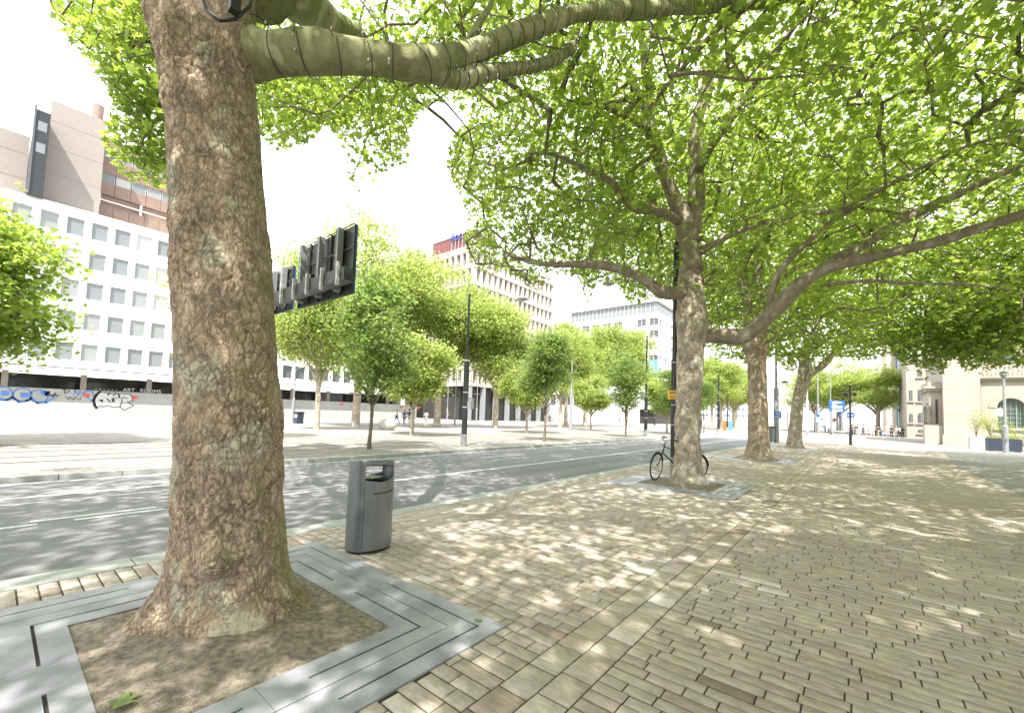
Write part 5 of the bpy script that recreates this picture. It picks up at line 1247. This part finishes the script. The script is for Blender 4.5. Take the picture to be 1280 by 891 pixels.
b_ = gp(898, 541.5); lamp_post(b_, ztop(b_, 468), .17, .10, ztop(b_, 500), 'dark mast seen just right of the second trunk', GL)
b_ = gp(909, 538); lamp_post(b_, ztop(b_, 492), .14, .08, ztop(b_, 512), 'smaller dark mast right of the second trunk', GL)
b_ = gp(818, 536); lamp_post(b_, ztop(b_, 470), .14, .08, ztop(b_, 505), 'thin dark mast below the blue banner', GL)
# near kerb masts
GN = 'tall masts on the near pavement'
b_ = gp(842.5, 598); n1 = lamp_post(b_, ztop(b_, 303), .10, .085, 3.2, 'black post close behind the second trunk carrying the yellow sign', GN)
def sign_on(root, px0, py0, px1, py1, Y, mat, name='sign_panel', th=.02):
    a = aY(px0, py1, Y); b = aY(px1, py0, Y); L_ = np.array(root.location)
    return MB().box(a[0]-L_[0], Y-L_[1]-th, a[2], b[0]-L_[0], Y-L_[1], b[2]).build(name, M[mat], root), a, b
s_, a, b = sign_on(n1, 835.2, 487.6, 852, 499, b_[1]-.12, 'yellow')
bm_ = MB(); L_ = np.array(n1.location)
for i in range(6): bm_.box(a[0]-L_[0]+.04+.032*i, -.146, b[2]-.085, a[0]-L_[0]+.06+.032*i, -.141, b[2]-.04)
for i in range(7): bm_.box(a[0]-L_[0]+.04+.04*i, -.146, a[2]+.04, a[0]-L_[0]+.068+.04*i, -.141, a[2]+.075)
bm_.build('lettering', M['brown'], s_)
MB().tube([(.11, -.05, 0), (.11, -.05, 2.6)], .022, 8).build('conduit', M['lgrey'], n1)
b_ = gp(970.5, 553); Yp = b_[1]
n2 = lamp_post(b_, ztop(b_, 400), .19, .10, ztop(b_, 485), 'tall grey brown mast with a blue number sign between third and fourth trunk', GN, 'grey')
s_, a, b = sign_on(n2, 967, 514, 976.6, 522.6, Yp-.22, 'blue')
textobj('digits', '30', (b[2]-a[2])*.62, M['white'], (a[0]-n2.location[0]+.10, -.245, a[2]+(b[2]-a[2])*.42), (1, 0, 0), (0, 0, 1), s_, .003)
MB().box(a[0]-n2.location[0]+.08, -.246, a[2]+.08, b[0]-n2.location[0]-.08, -.241, a[2]+.16).build('arrow_bar', M['white'], s_)
m = MB(); m.tube([(0, 0, ztop(b_, 480)), (.5, 0, ztop(b_, 478)+.1)], .03, 6); m.build('bracket', M['black'], n2); m = MB(); m.lathe([(.02, .2), (.22, .1), (.2, 0)], 12, (.6, 0, ztop(b_, 478)-.05)); m.build('lamp', M['black'], n2)
b2_ = (b_[0]-.32, b_[1]-.25); pb = thing('litter_bin', 'green grey bin fixed low on the mast with the blue number sign', 'litter bin', (*b2_, 0)); MB().lathe([(.22, .12), (.26, .2), (.28, 1.15), (.27, 1.2)], 20).build('body', M['binm'], pb); MB().lathe([(.28, 1.201), (.30, 1.23), (.26, 1.32), (.02, 1.34)], 20).build('lid', M['black'], pb)
MB().box(-.05, -.05, 0, .05, .05, .12).build('foot', M['black'], pb)
for px, pyb, pyt, pc, rl, mt, lb in ((1009.3, 544, 440, 500, .17, 'lgrey', 'pale thick mast just right of the fourth trunk'), (1022.7, 542.5, 468, 506, .17, 'grey', 'dark mast with a small blue plate near the two walkers'), (1038.7, 543, 461, 500, .12, 'grey', 'thin mast in front of the blue direction sign'), (1046.5, 541, 477, 515, .17, 'grey', 'mast behind the blue direction sign'), (1080, 541, 502, 520, .12, 'lgrey', 'short pale mast at the crowd'), (984.7, 536, 497, 515, .2, 'brown', 'brownish far mast left of the fourth trunk'), (1115, 542, 500, 520, .08, 'lgrey', 'thin pale mast before the beige block')):
    b_ = gp(px, pyb); t = lamp_post(b_, ztop(b_, pyt), rl, rl*.55, ztop(b_, pc), lb, GN, mt)
    if px == 1022.7:
        sign_on(t, 1020.6, 518, 1025, 521.5, b_[1]-.2, 'blue'); sign_on(t, 1020.6, 521.6, 1025, 527, b_[1]-.2, 'whitep')
# traffic lights
GT = 'traffic lights at the far crossing'
for px, py, dx, lb in ((1018.5, 510, 1.0, 'traffic light high up right of the fourth trunk'), (1043.3, 525, .7, 'traffic light with an orange lamp under the blue direction sign')):
    b_ = gp(px+dx*1.5, 542.5); z = ztop(b_, py); t = thing('traffic_light', lb, 'traffic light', (b_[0], b_[1]-.4, 0), group=GT)
    MB().tube([(0, 0, 0), (0, 0, z+.6)], .06, 8).build('pole', M['grey'], t); h_ = MB().lathe([(.34, 0), (.36, .05), (.36, .16)], 20).build('backing_disc', M['black'], t)
    h_.rotation_euler = (R(90), 0, 0); h_.location = (-.25, 0, z); l_ = MB().lathe([(.13, .161), (.1, .2)], 14).build('lamp', M['orange'], t); l_.rotation_euler = (R(90), 0, 0); l_.location = (-.25, 0, z)
# blue direction signs
def dirsign(px0, py0, px1, py1, Y, label, rows_, arrow=False):
    a = aY(px0, py1, Y); b = aY(px1, py0, Y); t = thing('direction_sign', label, 'road sign', (a[0], Y, 0), group='blue road direction signs')
    w = b[0]-a[0]; h = b[2]-a[2]
    if arrow: MB().prism([(0, 0), (w*.86, 0), (w, h/2), (w*.86, h), (0, h)], (0, 0, a[2]), (1, 0, 0), (0, 0, 1), (0, .06, 0)).build('panel', M['blue'], t)
    else: MB().box(0, 0, a[2], w, .06, b[2]).build('panel', M['blue'], t)
    m = MB()
    for x0, z0, x1, z1 in rows_: m.box(w*x0, -.012, a[2]+h*z0, w*x1, -.003, a[2]+h*z1)
    m.build('lettering', M['white'], t)
    for f in (.2, .8): MB().tube([(w*f, .1, 0), (w*f, .1, a[2]+h*.9)], .07, 8).build('post', M['grey'], t)
dirsign(1036, 500.6, 1056, 514.2, 84, 'large blue direction sign with three white rows', [(.2, .76, .82, .86), (.2, .58, .5, .66), (.2, .34, .84, .52), (.2, .02, .84, .2), (.3, .88, .6, .93)])
dirsign(1047.3, 516, 1053.5, 520.5, 84.5, 'small blue arrow sign under the large direction sign', [(.3, .3, .9, .5)])
dirsign(1058, 515.5, 1069, 521.5, 85, 'small blue arrow pointing right beside the camera pole', [(.15, .38, .75, .55)], True)
# pole with cameras and speakers
b_ = gp(1063.3, 556); zt_ = ztop(b_, 481)
t = thing('camera_pole', 'slim black pole with speakers and a flat lamp on top, standing on the square', 'pole', (b_[0], b_[1], 0))
MB().lathe([(.16, 0), (.16, .05), (.10, .06), (.10, .95), (.075, 1.0), (.065, zt_-.1)], 14).build('shaft', M['black'], t)
MB().box(-.42, -.14, zt_-.1, .42, .14, zt_-.02).build('flat_lamp', M['black'], t)
for s in (-1, 1):
    o = MB().lathe([(.08, 0), (.20, .18), (.21, .30)], 14).build('speaker', M['black'], t); o.location = (s*.12, 0, zt_-.75); o.rotation_euler = (0, R(90*s), 0)
MB().lathe([(.13, zt_-1.5), (.15, zt_-1.3), (.1, zt_-1.15)], 12).build('camera', M['black'], t)
MB().box(-.28, -.03, 1.0, .28, .03, 1.06).build('bracket', M['black'], t)
# lamp with globe at the right
b_ = gp(1257.6, 566); zt_ = ztop(b_, 466)
t = thing('street_lamp', 'slim dark lamp with a globe in front of the arched window', 'street lamp', (b_[0], b_[1], 0))
MB().lathe([(.15, 0), (.15, 1.9), (.09, 2.0), (.065, zt_-.35)], 16).build('shaft', M['grey'], t)
MB().lathe([(.05, zt_-.35), (.16, zt_-.28), (.20, zt_-.12), (.17, zt_+.02), (.06, zt_+.12)], 16).build('globe', M['glassl'], t)
MB().lathe([(.21, zt_+.0), (.22, zt_+.03), (.04, zt_+.15)], 16).build('cap', M['black'], t)
o = MB().lathe([(.02, 0), (.3, .001), (.3, .02), (.02, .021)], 20).build('round_sign', M['lgrey'], t); o.location = (-.25, -.12, 2.9); o.rotation_euler = (R(90), 0, R(35))
# span-wire lamps
GH = 'lamps hung on wires over the road'
for px, py, d, lb in ((653, 374, 26, 'flat hanging lamp in front of the tall pale block'), (760.5, 355, 24, 'hanging lamp below the left limb of the second tree'), (786, 442, 60, 'small hanging lamp before the third building')):
    p = PD(px, py, d); t = thing('hanging_lamp', lb, 'street lamp', tuple(p), group=GH)
    MB().lathe([(.05, .22), (.08, .14), (.34, .06), (.36, .0), (.30, -.03)], 20).build('reflector', M['grey'], t); MB().lathe([(.28, -.031), (.2, -.09), (.02, -.11)], 18).build('diffuser', M['lgrey'], t)
    MB().tube([(-14-p[0], 0, 1.2), (-5, 0, .45), (0, 0, .22), (5, 0, .45), (10, 0, 1.1)], .004, 4).build('wire', M['blackm'], t)
# overhead sign gantry: seen from behind
YG = 5.75
g = thing('sign_gantry', 'dark overhead cantilever beam whose sign boards are seen from behind', 'sign gantry', (-16.3, YG, 0))
G0 = np.array([-16.3, YG, 0]); gz = lambda px, py, Y=YG: aY(px, py, Y)-G0
MB().box(-.18, -.18, .0, .18, .18, 6.2).build('mast', M['blackm'], g)
e = gz(437, 345); zb0 = 4.98
MB().box(-.8, -.16, zb0, e[0], .16, zb0+.34).build('beam', M['blackm'], g)
m = MB()
for x in np.arange(.5, e[0], .86): m.box(x, -.24, zb0-.12, x+.07, -.165, zb0+.5)
m.build('clamps', M['lgrey'], g)
def board(px0, py0, px1, py1, label=None):
    a = gz(px0, py1, YG+.45); b = gz(px1, py0, YG+.45); x0, x1, z0, z1 = a[0], b[0], a[2], b[2]
    o = MB().box(x0, .42, z0, x1, .47, z1).build('sign_board', M['blackm'], g)
    m = MB(); n = 5
    for i in range(n+1): x = x0+(x1-x0)*i/n; m.box(x-.02, .36, z0, x+.02, .418, z1)
    for f in (0, .36, .66, 1): z = z0+(z1-z0)*f; m.box(x0, .35, z-.02, x1, .359, z+.02)
    m.build('stiffeners', M['blackm'], o)
    m = MB()
    for f in (.12, .48, .82): x = x0+(x1-x0)*f; m.box(x-.05, .18, z0+.1, x+.05, .349, z1-.02); m.box(x-.06, .17, z0+.1, x-.05, .35, z1-.02)
    m.build('brackets', M['grey'], o)
    MB().box(x0+.06, .22, zb0+.36, x0+(x1-x0)*.34, .34, zb0+.75).build('control_box', M['blackm'], o)
    MB().box(x1+.001, .40, z0, x1+.012, .47, z1).build('edge_trim', M['blue'], o)
    return o
board(375.5, 281, 447, 386); board(331, 333, 369.7, 397)
# bicycle behind the second trunk
def bicycle(loc, rz, lean, label):
    t = thing('bicycle', label, 'bicycle', loc, rz); t.rotation_euler = (R(lean), 0, rz)
    r = .34; wb_ = 1.08; T = M['blackm']
    def wheel(x, turn):
        w = MB(); pts = [(r*math.cos(a), 0, r*math.sin(a)) for a in np.linspace(0, 2*math.pi, 41)]; w.tube(pts, .019, 8, cap=False); o = w.build('wheel', M['rubber'], t, smooth=True); o.location = (x, 0, r+.02); o.rotation_euler = (0, 0, turn)
        w = MB(); w.tube([(p[0]*.94, 0, p[2]*.94) for p in pts], .010, 6, cap=False); w.build('rim', M['chrome'], o, smooth=True)
        w = MB()
        for i in range(28): a = 2*math.pi*i/28; w.tube([(.02*math.cos(a+1.2), .02*(-1)**i, .02*math.sin(a+1.2)), (r*.93*math.cos(a), 0, r*.93*math.sin(a))], .0016, 3, cap=False)
        w.tube([(0, -.045, 0), (0, .045, 0)], .022, 8); w.build('spokes', M['chrome'], o)
        f = MB(); fp = [((r+.035)*math.cos(a), 0, (r+.035)*math.sin(a)) for a in np.linspace(R(20) if x > .5 else R(10), R(165) if x > .5 else R(175), 18)]; f.tube(fp, .016, 6); f.build('mudguard', M['black'], o, smooth=True)
        return o
    wheel(0, 0); wheel(wb_, R(38))
    f = MB(); z = r+.02; bb = (.44, 0, .30); st = (.34, 0, .82); hd = (.90, 0, .88); hl = (.935, 0, .72)
    for a, b, q_ in (((0, 0, z), bb, .012), ((0, 0, z), (.36, 0, .74), .010), (bb, st, .017), (bb, hl, .019), ((.365, 0, .72), hd, .017), (hd, hl, .019)): f.tube([a, b], q_, 8)
    f.build('frame', T, t, smooth=True)
    f = MB(); f.tube([hl, (1.0, 0, .50), (wb_, 0, z)], .014, 8); f.build('fork', T, t, smooth=True)
    f = MB(); f.tube([hd, (.875, 0, 1.02)], .013, 8); f.tube([(.70, -.30, 1.07), (.82, -.27, 1.10), (.90, -.10, 1.05), (.875, 0, 1.02), (.90, .10, 1.05), (.82, .27, 1.10), (.70, .30, 1.07)], .011, 8); f.build('handlebar', M['black'], t, smooth=True)
    for s in (-1, 1): MB().tube([(.69, s*.30, 1.07), (.80, s*.275, 1.098)], .017, 8).build('grip', M['black'], t, smooth=True)
    f = MB(); f.tube([st, (.315, 0, .93)], .012, 8); f.add([(.18, -.09, .95), (.18, .09, .95), (.30, .06, .96), (.45, .018, .94), (.45, -.018, .94), (.30, -.06, .96), (.18, -.09, .91), (.18, .09, .91), (.30, .06, .92), (.45, .018, .92), (.45, -.018, .92), (.30, -.06, .92)], [(0, 5, 4, 3, 2, 1), (6, 7, 8, 9, 10, 11), (0, 1, 7, 6), (1, 2, 8, 7), (2, 3, 9, 8), (3, 4, 10, 9), (4, 5, 11, 10), (5, 0, 6, 11)]); f.build('saddle', M['black'], t)
    f = MB(); f.tube([(bb[0], y, bb[2]) for y in (-.07, .07)], .02, 8)
    f.tube([(bb[0], .07, bb[2]), (bb[0]+.1, .075, bb[2]-.13)], .009, 6); f.tube([(bb[0], -.07, bb[2]), (bb[0]-.1, -.075, bb[2]+.13)], .009, 6)
    f.box(bb[0]+.06, .075, bb[2]-.145, bb[0]+.14, .15, bb[2]-.12); f.box(bb[0]-.14, -.15, bb[2]+.12, bb[0]-.06, -.075, bb[2]+.145); f.build('pedals', M['black'], t)
    f = MB(); f.tube([(0, .05, z), (.45, .055, .30)], .025, 8); f.build('chain_case', M['black'], t)
    f = MB()
    for s in (-.06, .06): f.tube([(-.22, s, .76), (.26, s, .76)], .006, 6)
    f.tube([(-.22, -.06, .76), (-.22, .06, .76)], .006, 6); f.tube([(-.1, -.06, .76), (0, -.05, z)], .005, 6); f.tube([(-.1, .06, .76), (0, .05, z)], .005, 6); f.build('carrier', T, t)
    MB().lathe([(.01, 0), (.035, .01), (.04, .06), (.03, .08)], 12, (.93, 0, .90)).build('headlamp', M['chrome'], t)
    return t
fr = gp(819, 601); re = gp(884, 595)
re = np.array([fr[0]+.74, fr[1]+.80, 0]); dv = re-fr
bicycle((re[0], re[1], .02), math.atan2(-dv[1], -dv[0]), -6, 'black city bicycle leaning behind the second trunk')
# planter, shrubs, second planter
p0, p1 = gp(1235, 563.5), gp(1270, 564.5)
pl = thing('planter', 'large dark blue rectangular planter with low green plants', 'planter', (p0[0], p0[1], 0))
wd_ = p1[0]-p0[0]
m = MB(); m.box(0, 0, .06, wd_, .9, .98); m.build('box', M['planter'], pl); MB().box(.06, .06, .981, wd_-.06, .84, 1.0).build('soil', M['soil'], pl)
MB().box(.05, .05, .0, .25, .85, .059).build('foot', M['black'], pl); MB().box(wd_-.25, .05, .0, wd_-.05, .85, .059).build('foot', M['black'], pl)
rg = np.random.default_rng(12); C = np.stack([rg.uniform(.05, wd_-.05, 900), rg.uniform(.05, .85, 900), 1.0+rg.random(900)**2*.22], 1); V, Fa, var = leaves(C, .045, rg, 1); fastmesh('plants', V, Fa, M['leafy'], pl, var=var)
p2 = gp(1217, 561); pl2 = thing('planter', 'pale grey planter half hidden left of the dark blue one', 'planter', (p2[0], p2[1]+1.2, 0)); MB().box(0, 0, .0, 1.3, .9, .95).build('box', M['lgrey'], pl2)
MB().box(.06, .06, .951, 1.24, .84, .97).build('soil', M['soil'], pl2)
def shrub(loc, h, r, label, seed, n=420):
    rg = np.random.default_rng(seed); t = thing('shrub', label, 'shrub', loc, group='thin shrubs in the planters'); tips = []
    m = MB()
    for i in range(9):
        a = rg.uniform(0, 6.28); rr = rg.uniform(.2, 1)*r; e_ = np.array([math.cos(a)*rr, math.sin(a)*rr*.6, h*rg.uniform(.55, 1)]); m.tube([(0, 0, 0), tuple(e_*.5+[0, 0, .1]), tuple(e_)], [.014, .01, .004], 5); tips += [e_*f for f in np.linspace(.45, 1, 6)]
    m.build('stems', M['stem'], t); T_ = np.array(tips); C = T_[rg.integers(0, len(T_), n)]+rg.normal(0, .13, (n, 3)); V, Fa, var = leaves(C, .06, rg, 1); fastmesh('foliage', V, Fa, M['leafy'], t, var=var)
shrub((p2[0]+.4, p2[1]+1.5, .97), 2.3, .6, 'tall thin pale shrub against the shaded stone corner', 1)
shrub((p0[0]+.25, p0[1]+.5, 1.0), 2.0, .6, 'thin shrub at the left end of the dark blue planter', 2)
shrub((p0[0]+wd_*.5, p0[1]+.5, 1.0), 1.5, .6, 'thin shrub in the middle of the dark blue planter', 3)
shrub((p0[0]+wd_+.3, p0[1]+1.6, .3), 1.7, .8, 'sparse shrub right of the street lamp under the arch', 4)
# cafe chairs stacked at the right edge
GK = 'folding terrace chairs at the right edge'
def tchair(loc, rz, label):
    t = thing('terrace_chair', label, 'chair', loc, rz, GK); m = MB()
    MB().box(-.22, -.22, .44, .22, .22, .46).build('seat', M['lgrey'], t); MB().box(-.22, .20, .60, .22, .225, .88).build('backrest', M['lgrey'], t)
    for s in (-.2, .2):
        MB().tube([(s, -.22, 0), (s, .21, .60), (s, .22, .88)], .014, 6).build('leg', M['chrome'], t); MB().tube([(s, .22, 0), (s, -.2, .45)], .014, 6).build('leg', M['chrome'], t)
    return t
c0 = tchair((p1[0]+.7, p1[1]+.4, 0), .5, 'metal terrace chair just right of the planter')
dup(c0, (p1[0]+1.4, p1[1]+.7, 0), 2.1, 'metal terrace chair second from the planter, turned away'); dup(c0, (p1[0]+1.2, p1[1]+1.7, 0), 4.0, 'metal terrace chair behind the other two')
M['bronze'] = pm('dark_bronze', (.07, .068, .055), .5, .2)
# statue, ornate lamps
p = np.array([XL+.12, 59.8, 1.9]); st = thing('statue', 'dark standing statue on the plinth of the stone bay', 'statue', tuple(p))
me = PP['stand'][0].copy(); me.materials.clear(); me.materials.append(M['bronze']); o = bpy.data.objects.new('figure', me); COL.objects.link(o); o.parent = st; o.scale = (1.15, 1.15, 1.35)
MB().lathe([(.28, .0), (.3, .3), (.24, 1.0), (.2, 1.75), (.08, 1.85)], 14).build('robe', M['bronze'], st)
GO = 'ornate green lamps before the stone hall'
for px, lb in ((1131.5, 'ornate green lamp post, left of the pair'), (1137.5, 'ornate green lamp post on a wide stone foot, right of the pair')):
    b_ = gp(px, 545); zt_ = ztop(b_, 506); t = thing('ornate_lamp', lb, 'street lamp', (b_[0], b_[1], 0), group=GO)
    MB().lathe([(.85, 0), (.85, .35), (.6, .4), (.55, 1.2), (.45, 1.3)], 8).build('stone_foot', M['stonew'], t)
    MB().lathe([(.3, 1.301), (.34, 1.5), (.2, 1.7), (.14, 2.4), (.2, 2.5), (.12, 2.7), (.09, zt_-1.2), (.18, zt_-1.1), (.09, zt_-.9), (.03, zt_)], 12).build('shaft', M['green'], t)
    m = MB()
    for i in range(4):
        a = i*math.pi/2+.4; c_, s__ = math.cos(a), math.sin(a); m.tube([(0, 0, zt_-1.5), (.45*c_, .45*s__, zt_-1.75), (.8*c_, .8*s__, zt_-1.35), (.85*c_, .85*s__, zt_-1.2)], .035, 6)
        MB().lathe([(.05, 0), (.17, .12), (.19, .3), (.05, .45)], 10, (.85*c_, .85*s__, zt_-1.2)).build('lantern', M['glassl'], t)
    m.build('arms', M['green'], t)
# things across the road
b_ = gp(484, 537.5); rg = np.random.default_rng(2)
def boulder(loc, r, label):
    n1_, n2_ = 24, 16; V = []; 
    for i in range(n2_+1):
        for j in range(n1_):
            a, b = math.pi*i/n2_, 2*math.pi*j/n1_; V.append((math.sin(a)*math.cos(b), math.sin(a)*math.sin(b), math.cos(a)))
    V = np.array(V); V = V*(1+.35*fbm(V*1.6+3, 3, 5))[:, None]*np.array([r*1.15, r, r*.85])+[0, 0, r*.62]
    Fc = [(i*n1_+j, i*n1_+(j+1) % n1_, (i+1)*n1_+(j+1) % n1_, (i+1)*n1_+j) for i in range(n2_) for j in range(n1_)]
    return tag(MB().add(V, Fc).build('boulder', M['boulder'], None, smooth=True, loc=loc), label, 'boulder')
boulder((b_[0], b_[1], 0), .66, 'big pale rounded boulder on the far pavement')
b_ = gp(373, 529.5); t = thing('litter_bin', 'dark green bin on the far pavement right of the nearest trunk', 'litter bin', (b_[0], b_[1], 0)); MB().box(-.38, -.3, .03, .38, .3, 1.05).build('body', M['planter'], t); MB().box(-.42, -.34, 1.051, .42, .34, 1.16).build('lid', M['black'], t); MB().box(-.3, -.31, .6, .3, -.301, .9).build('poster', M['lgrey'], t)
b_ = gp(365.5, 529); t = thing('street_lamp', 'slim dark lamp post beside the dark green bin', 'street lamp', (b_[0], b_[1], 0)); MB().lathe([(.13, 0), (.13, 2.4), (.07, 2.5), (.06, 5.6)], 12).build('shaft', M['grey'], t); MB().tube([(0, 0, 5.2), (.5, .1, 5.5)], .03, 6).build('arm', M['grey'], t); MB().lathe([(.05, .12), (.22, .05), (.2, 0)], 12, (.6, .12, 5.4)).build('lamp', M['grey'], t)
GX = 'thin lamps with crossed heads on the far pavement'
for px, pyb, pyt, lb in ((568.3, 531, 464, 'thin dark lamp with crossed heads left of the black lamp post'), (595.3, 530, 484, 'thin dark lamp right of the black lamp post'), (558.7, 526, 481, 'thin pale lamp before the glass entrance')):
    b_ = gp(px, pyb); zt_ = ztop(b_, pyt); t = thing('street_lamp', lb, 'street lamp', (b_[0], b_[1], 0), group=GX); MB().lathe([(.12, 0), (.12, 2.2), (.06, 2.3), (.05, zt_)], 10).build('shaft', M['grey'], t)
    for s in (-1, 1):
        MB().tube([(0, 0, zt_-1), (s*.5, 0, zt_-.95)], .025, 5).build('arm', M['grey'], t); MB().lathe([(.02, .2), (.2, .1), (.22, 0), (.1, -.05)], 10, (s*.55, 0, zt_-1.05)).build('lamp', M['black'], t)
b_ = gp(593, 524); t = thing('display_board', 'yellow green display board at the dark colonnade', 'display board', (b_[0], b_[1], 0)); MB().box(-1.2, 0, .3, 1.2, .12, 2.2).build('panel', pm('lime_board', (.42, .5, .16), .5), t); MB().box(-1.1, .02, 0, -.95, .1, .299).build('leg', M['black'], t); MB().box(.95, .02, 0, 1.1, .1, .299).build('leg', M['black'], t)
b_ = gp(667, 526); t = thing('display_board', 'orange shop panel right of the colonnade', 'display board', (b_[0], b_[1], 0)); MB().box(-1.1, 0, .2, 1.1, .12, 5.).build('panel', M['orange'], t); MB().box(-1.3, .13, .0, 1.3, .25, 5.2).build('frame', M['dark'], t)
# bollards, ground marks on the near square
GZ = 'parked bicycles by the colonnade'
bq = bicycle((-54, 68, .03), R(80), 4, 'bicycle parked before the colonnade, left of two'); bq['group'] = GZ; dup(bq, (-53.2, 70, .03), R(75), 'bicycle parked before the colonnade, right of two')
# string of light bulbs round the nearest limb
ls = thing('light_string', 'black cable with little bulbs wound round the nearest big limb', 'light string')
def wrap(limb, n0, step, wrapsr, seed):
    P = smoothpath([(p[0]+L1[0], p[1]+L1[1], p[2]+L1[2], p[3]) for p in limb], .05); rgw = np.random.default_rng(seed); m = MB(); bl = MB(); s = 0; acc = 0; last = P[0]; t_next = n0
    for i in range(1, len(P)-2):
        acc += np.linalg.norm(P[i, :3]-P[i-1, :3])
        if acc > t_next:
            t_next = acc+step*rgw.uniform(.75, 1.25); d = P[i+1, :3]-P[i-1, :3]; d /= np.linalg.norm(d); a = np.cross(d, [0, 0, 1.]); a /= np.linalg.norm(a); b = np.cross(a, d); r = P[i, 3]*1.14+.012; sk = rgw.uniform(-.05, .05)
            pts = [P[i, :3]+r*(a*math.cos(t)+b*math.sin(t))+d*(sk*math.sin(t)+.02*t/6.28)+fbm(P[i:i+1, :3]*5+t, 2, 3)[0]*.02 for t in np.linspace(0, 6.28, 22)]
            m.tube([tuple(q_) for q_ in pts], .0042, 5, cap=False)
            for t in rgw.uniform(0, 6.28, 3): q_ = P[i, :3]+(r+.006)*(a*math.cos(t)+b*math.sin(t)); bl.lathe([(.004, -.012), (.008, 0), (.004, .012)], 6, tuple(q_))
    return m, bl
for lim, n0, stp in ((limbs1[0], .55, .17), (limbs1[1], .15, .11)):
    m, bl = wrap(lim, n0, stp, 1, 5); m.build('cable', M['black'], ls, smooth=True); bl.build('bulbs', M['bulb'], ls)
c0 = np.array(PD(283, 22, 2.95)); MB().box(c0[0]+.13, c0[1]-.03, c0[2]-.06, c0[0]+.19, c0[1]+.03, c0[2]+.07).build('junction_box', M['black'], ls)
m = MB(); m.tube([tuple(PD(x, y, d)) for x, y, d in ((250, -10, 2.92), (258, 14, 2.9), (275, 26, 2.88), (295, 24, 2.9), (312, 8, 2.95), (318, -15, 3.0))], .013, 8); m.build('supply_cable', M['black'], ls, smooth=True)
# a few fallen leaves on the square
rg = np.random.default_rng(21)
p = gp(150, 884); spots = [(p[0], p[1], .045, .085, (.12, .20, .03))]
fl = [(148, 884, .10, 'large green leaf fallen on the soil at the nearest trunk'), (706, 640, .05, 'small yellow leaf on the paving right of the litter bin'), (598, 776, .045, 'small olive leaf on the paving near the surround corner'), (575, 730, .04, 'curled brown leaf on the paving behind the surround corner'), (1008, 640, .05, 'yellowish leaf on the paving beside the paved band')]
for i, (px, py, s, lb) in enumerate(fl):
    p = gp(px, py); T_, Fc = LT[0]; V = T_*s; V[:, 2] = -V[:, 2]*.8+.3*V[:, 0]*abs(V[:, 0])/s*.3; an = i*1.9; c_, s__ = math.cos(an), math.sin(an)
    V = V@np.array([[c_, s__, 0], [-s__, c_, 0], [0, 0, 1]]); V = np.vstack([V, V-[0, 0, .0015]]); F2 = [tuple(f_) for f_ in Fc]+[tuple(q_+12 for q_ in f_[::-1]) for f_ in Fc]
    o = MB().add(V, F2).build('fallen_leaf', M['fleaf'] if 'fleaf' in M else M.setdefault('fleaf', pm('fallen_leaf', (.16, .22, .05), .6, .3, 20)), None, loc=(p[0], p[1], .022 if i == 0 else .012)); tag(o, lb, 'leaf', 'leaves fallen on the ground')
# low white seat far right of the signs
p = gp(1056, 542.5); t = thing('bench', 'long low white bench in front of the crowd', 'bench', (p[0], p[1], 0)); MB().box(-1.6, -.35, .38, 1.6, .35, .55).build('seat', M['white'], t); MB().box(-1.4, -.25, .0, -1.1, .25, .379).build('leg', M['dark'], t); MB().box(1.1, -.25, .0, 1.4, .25, .379).build('leg', M['dark'], t)
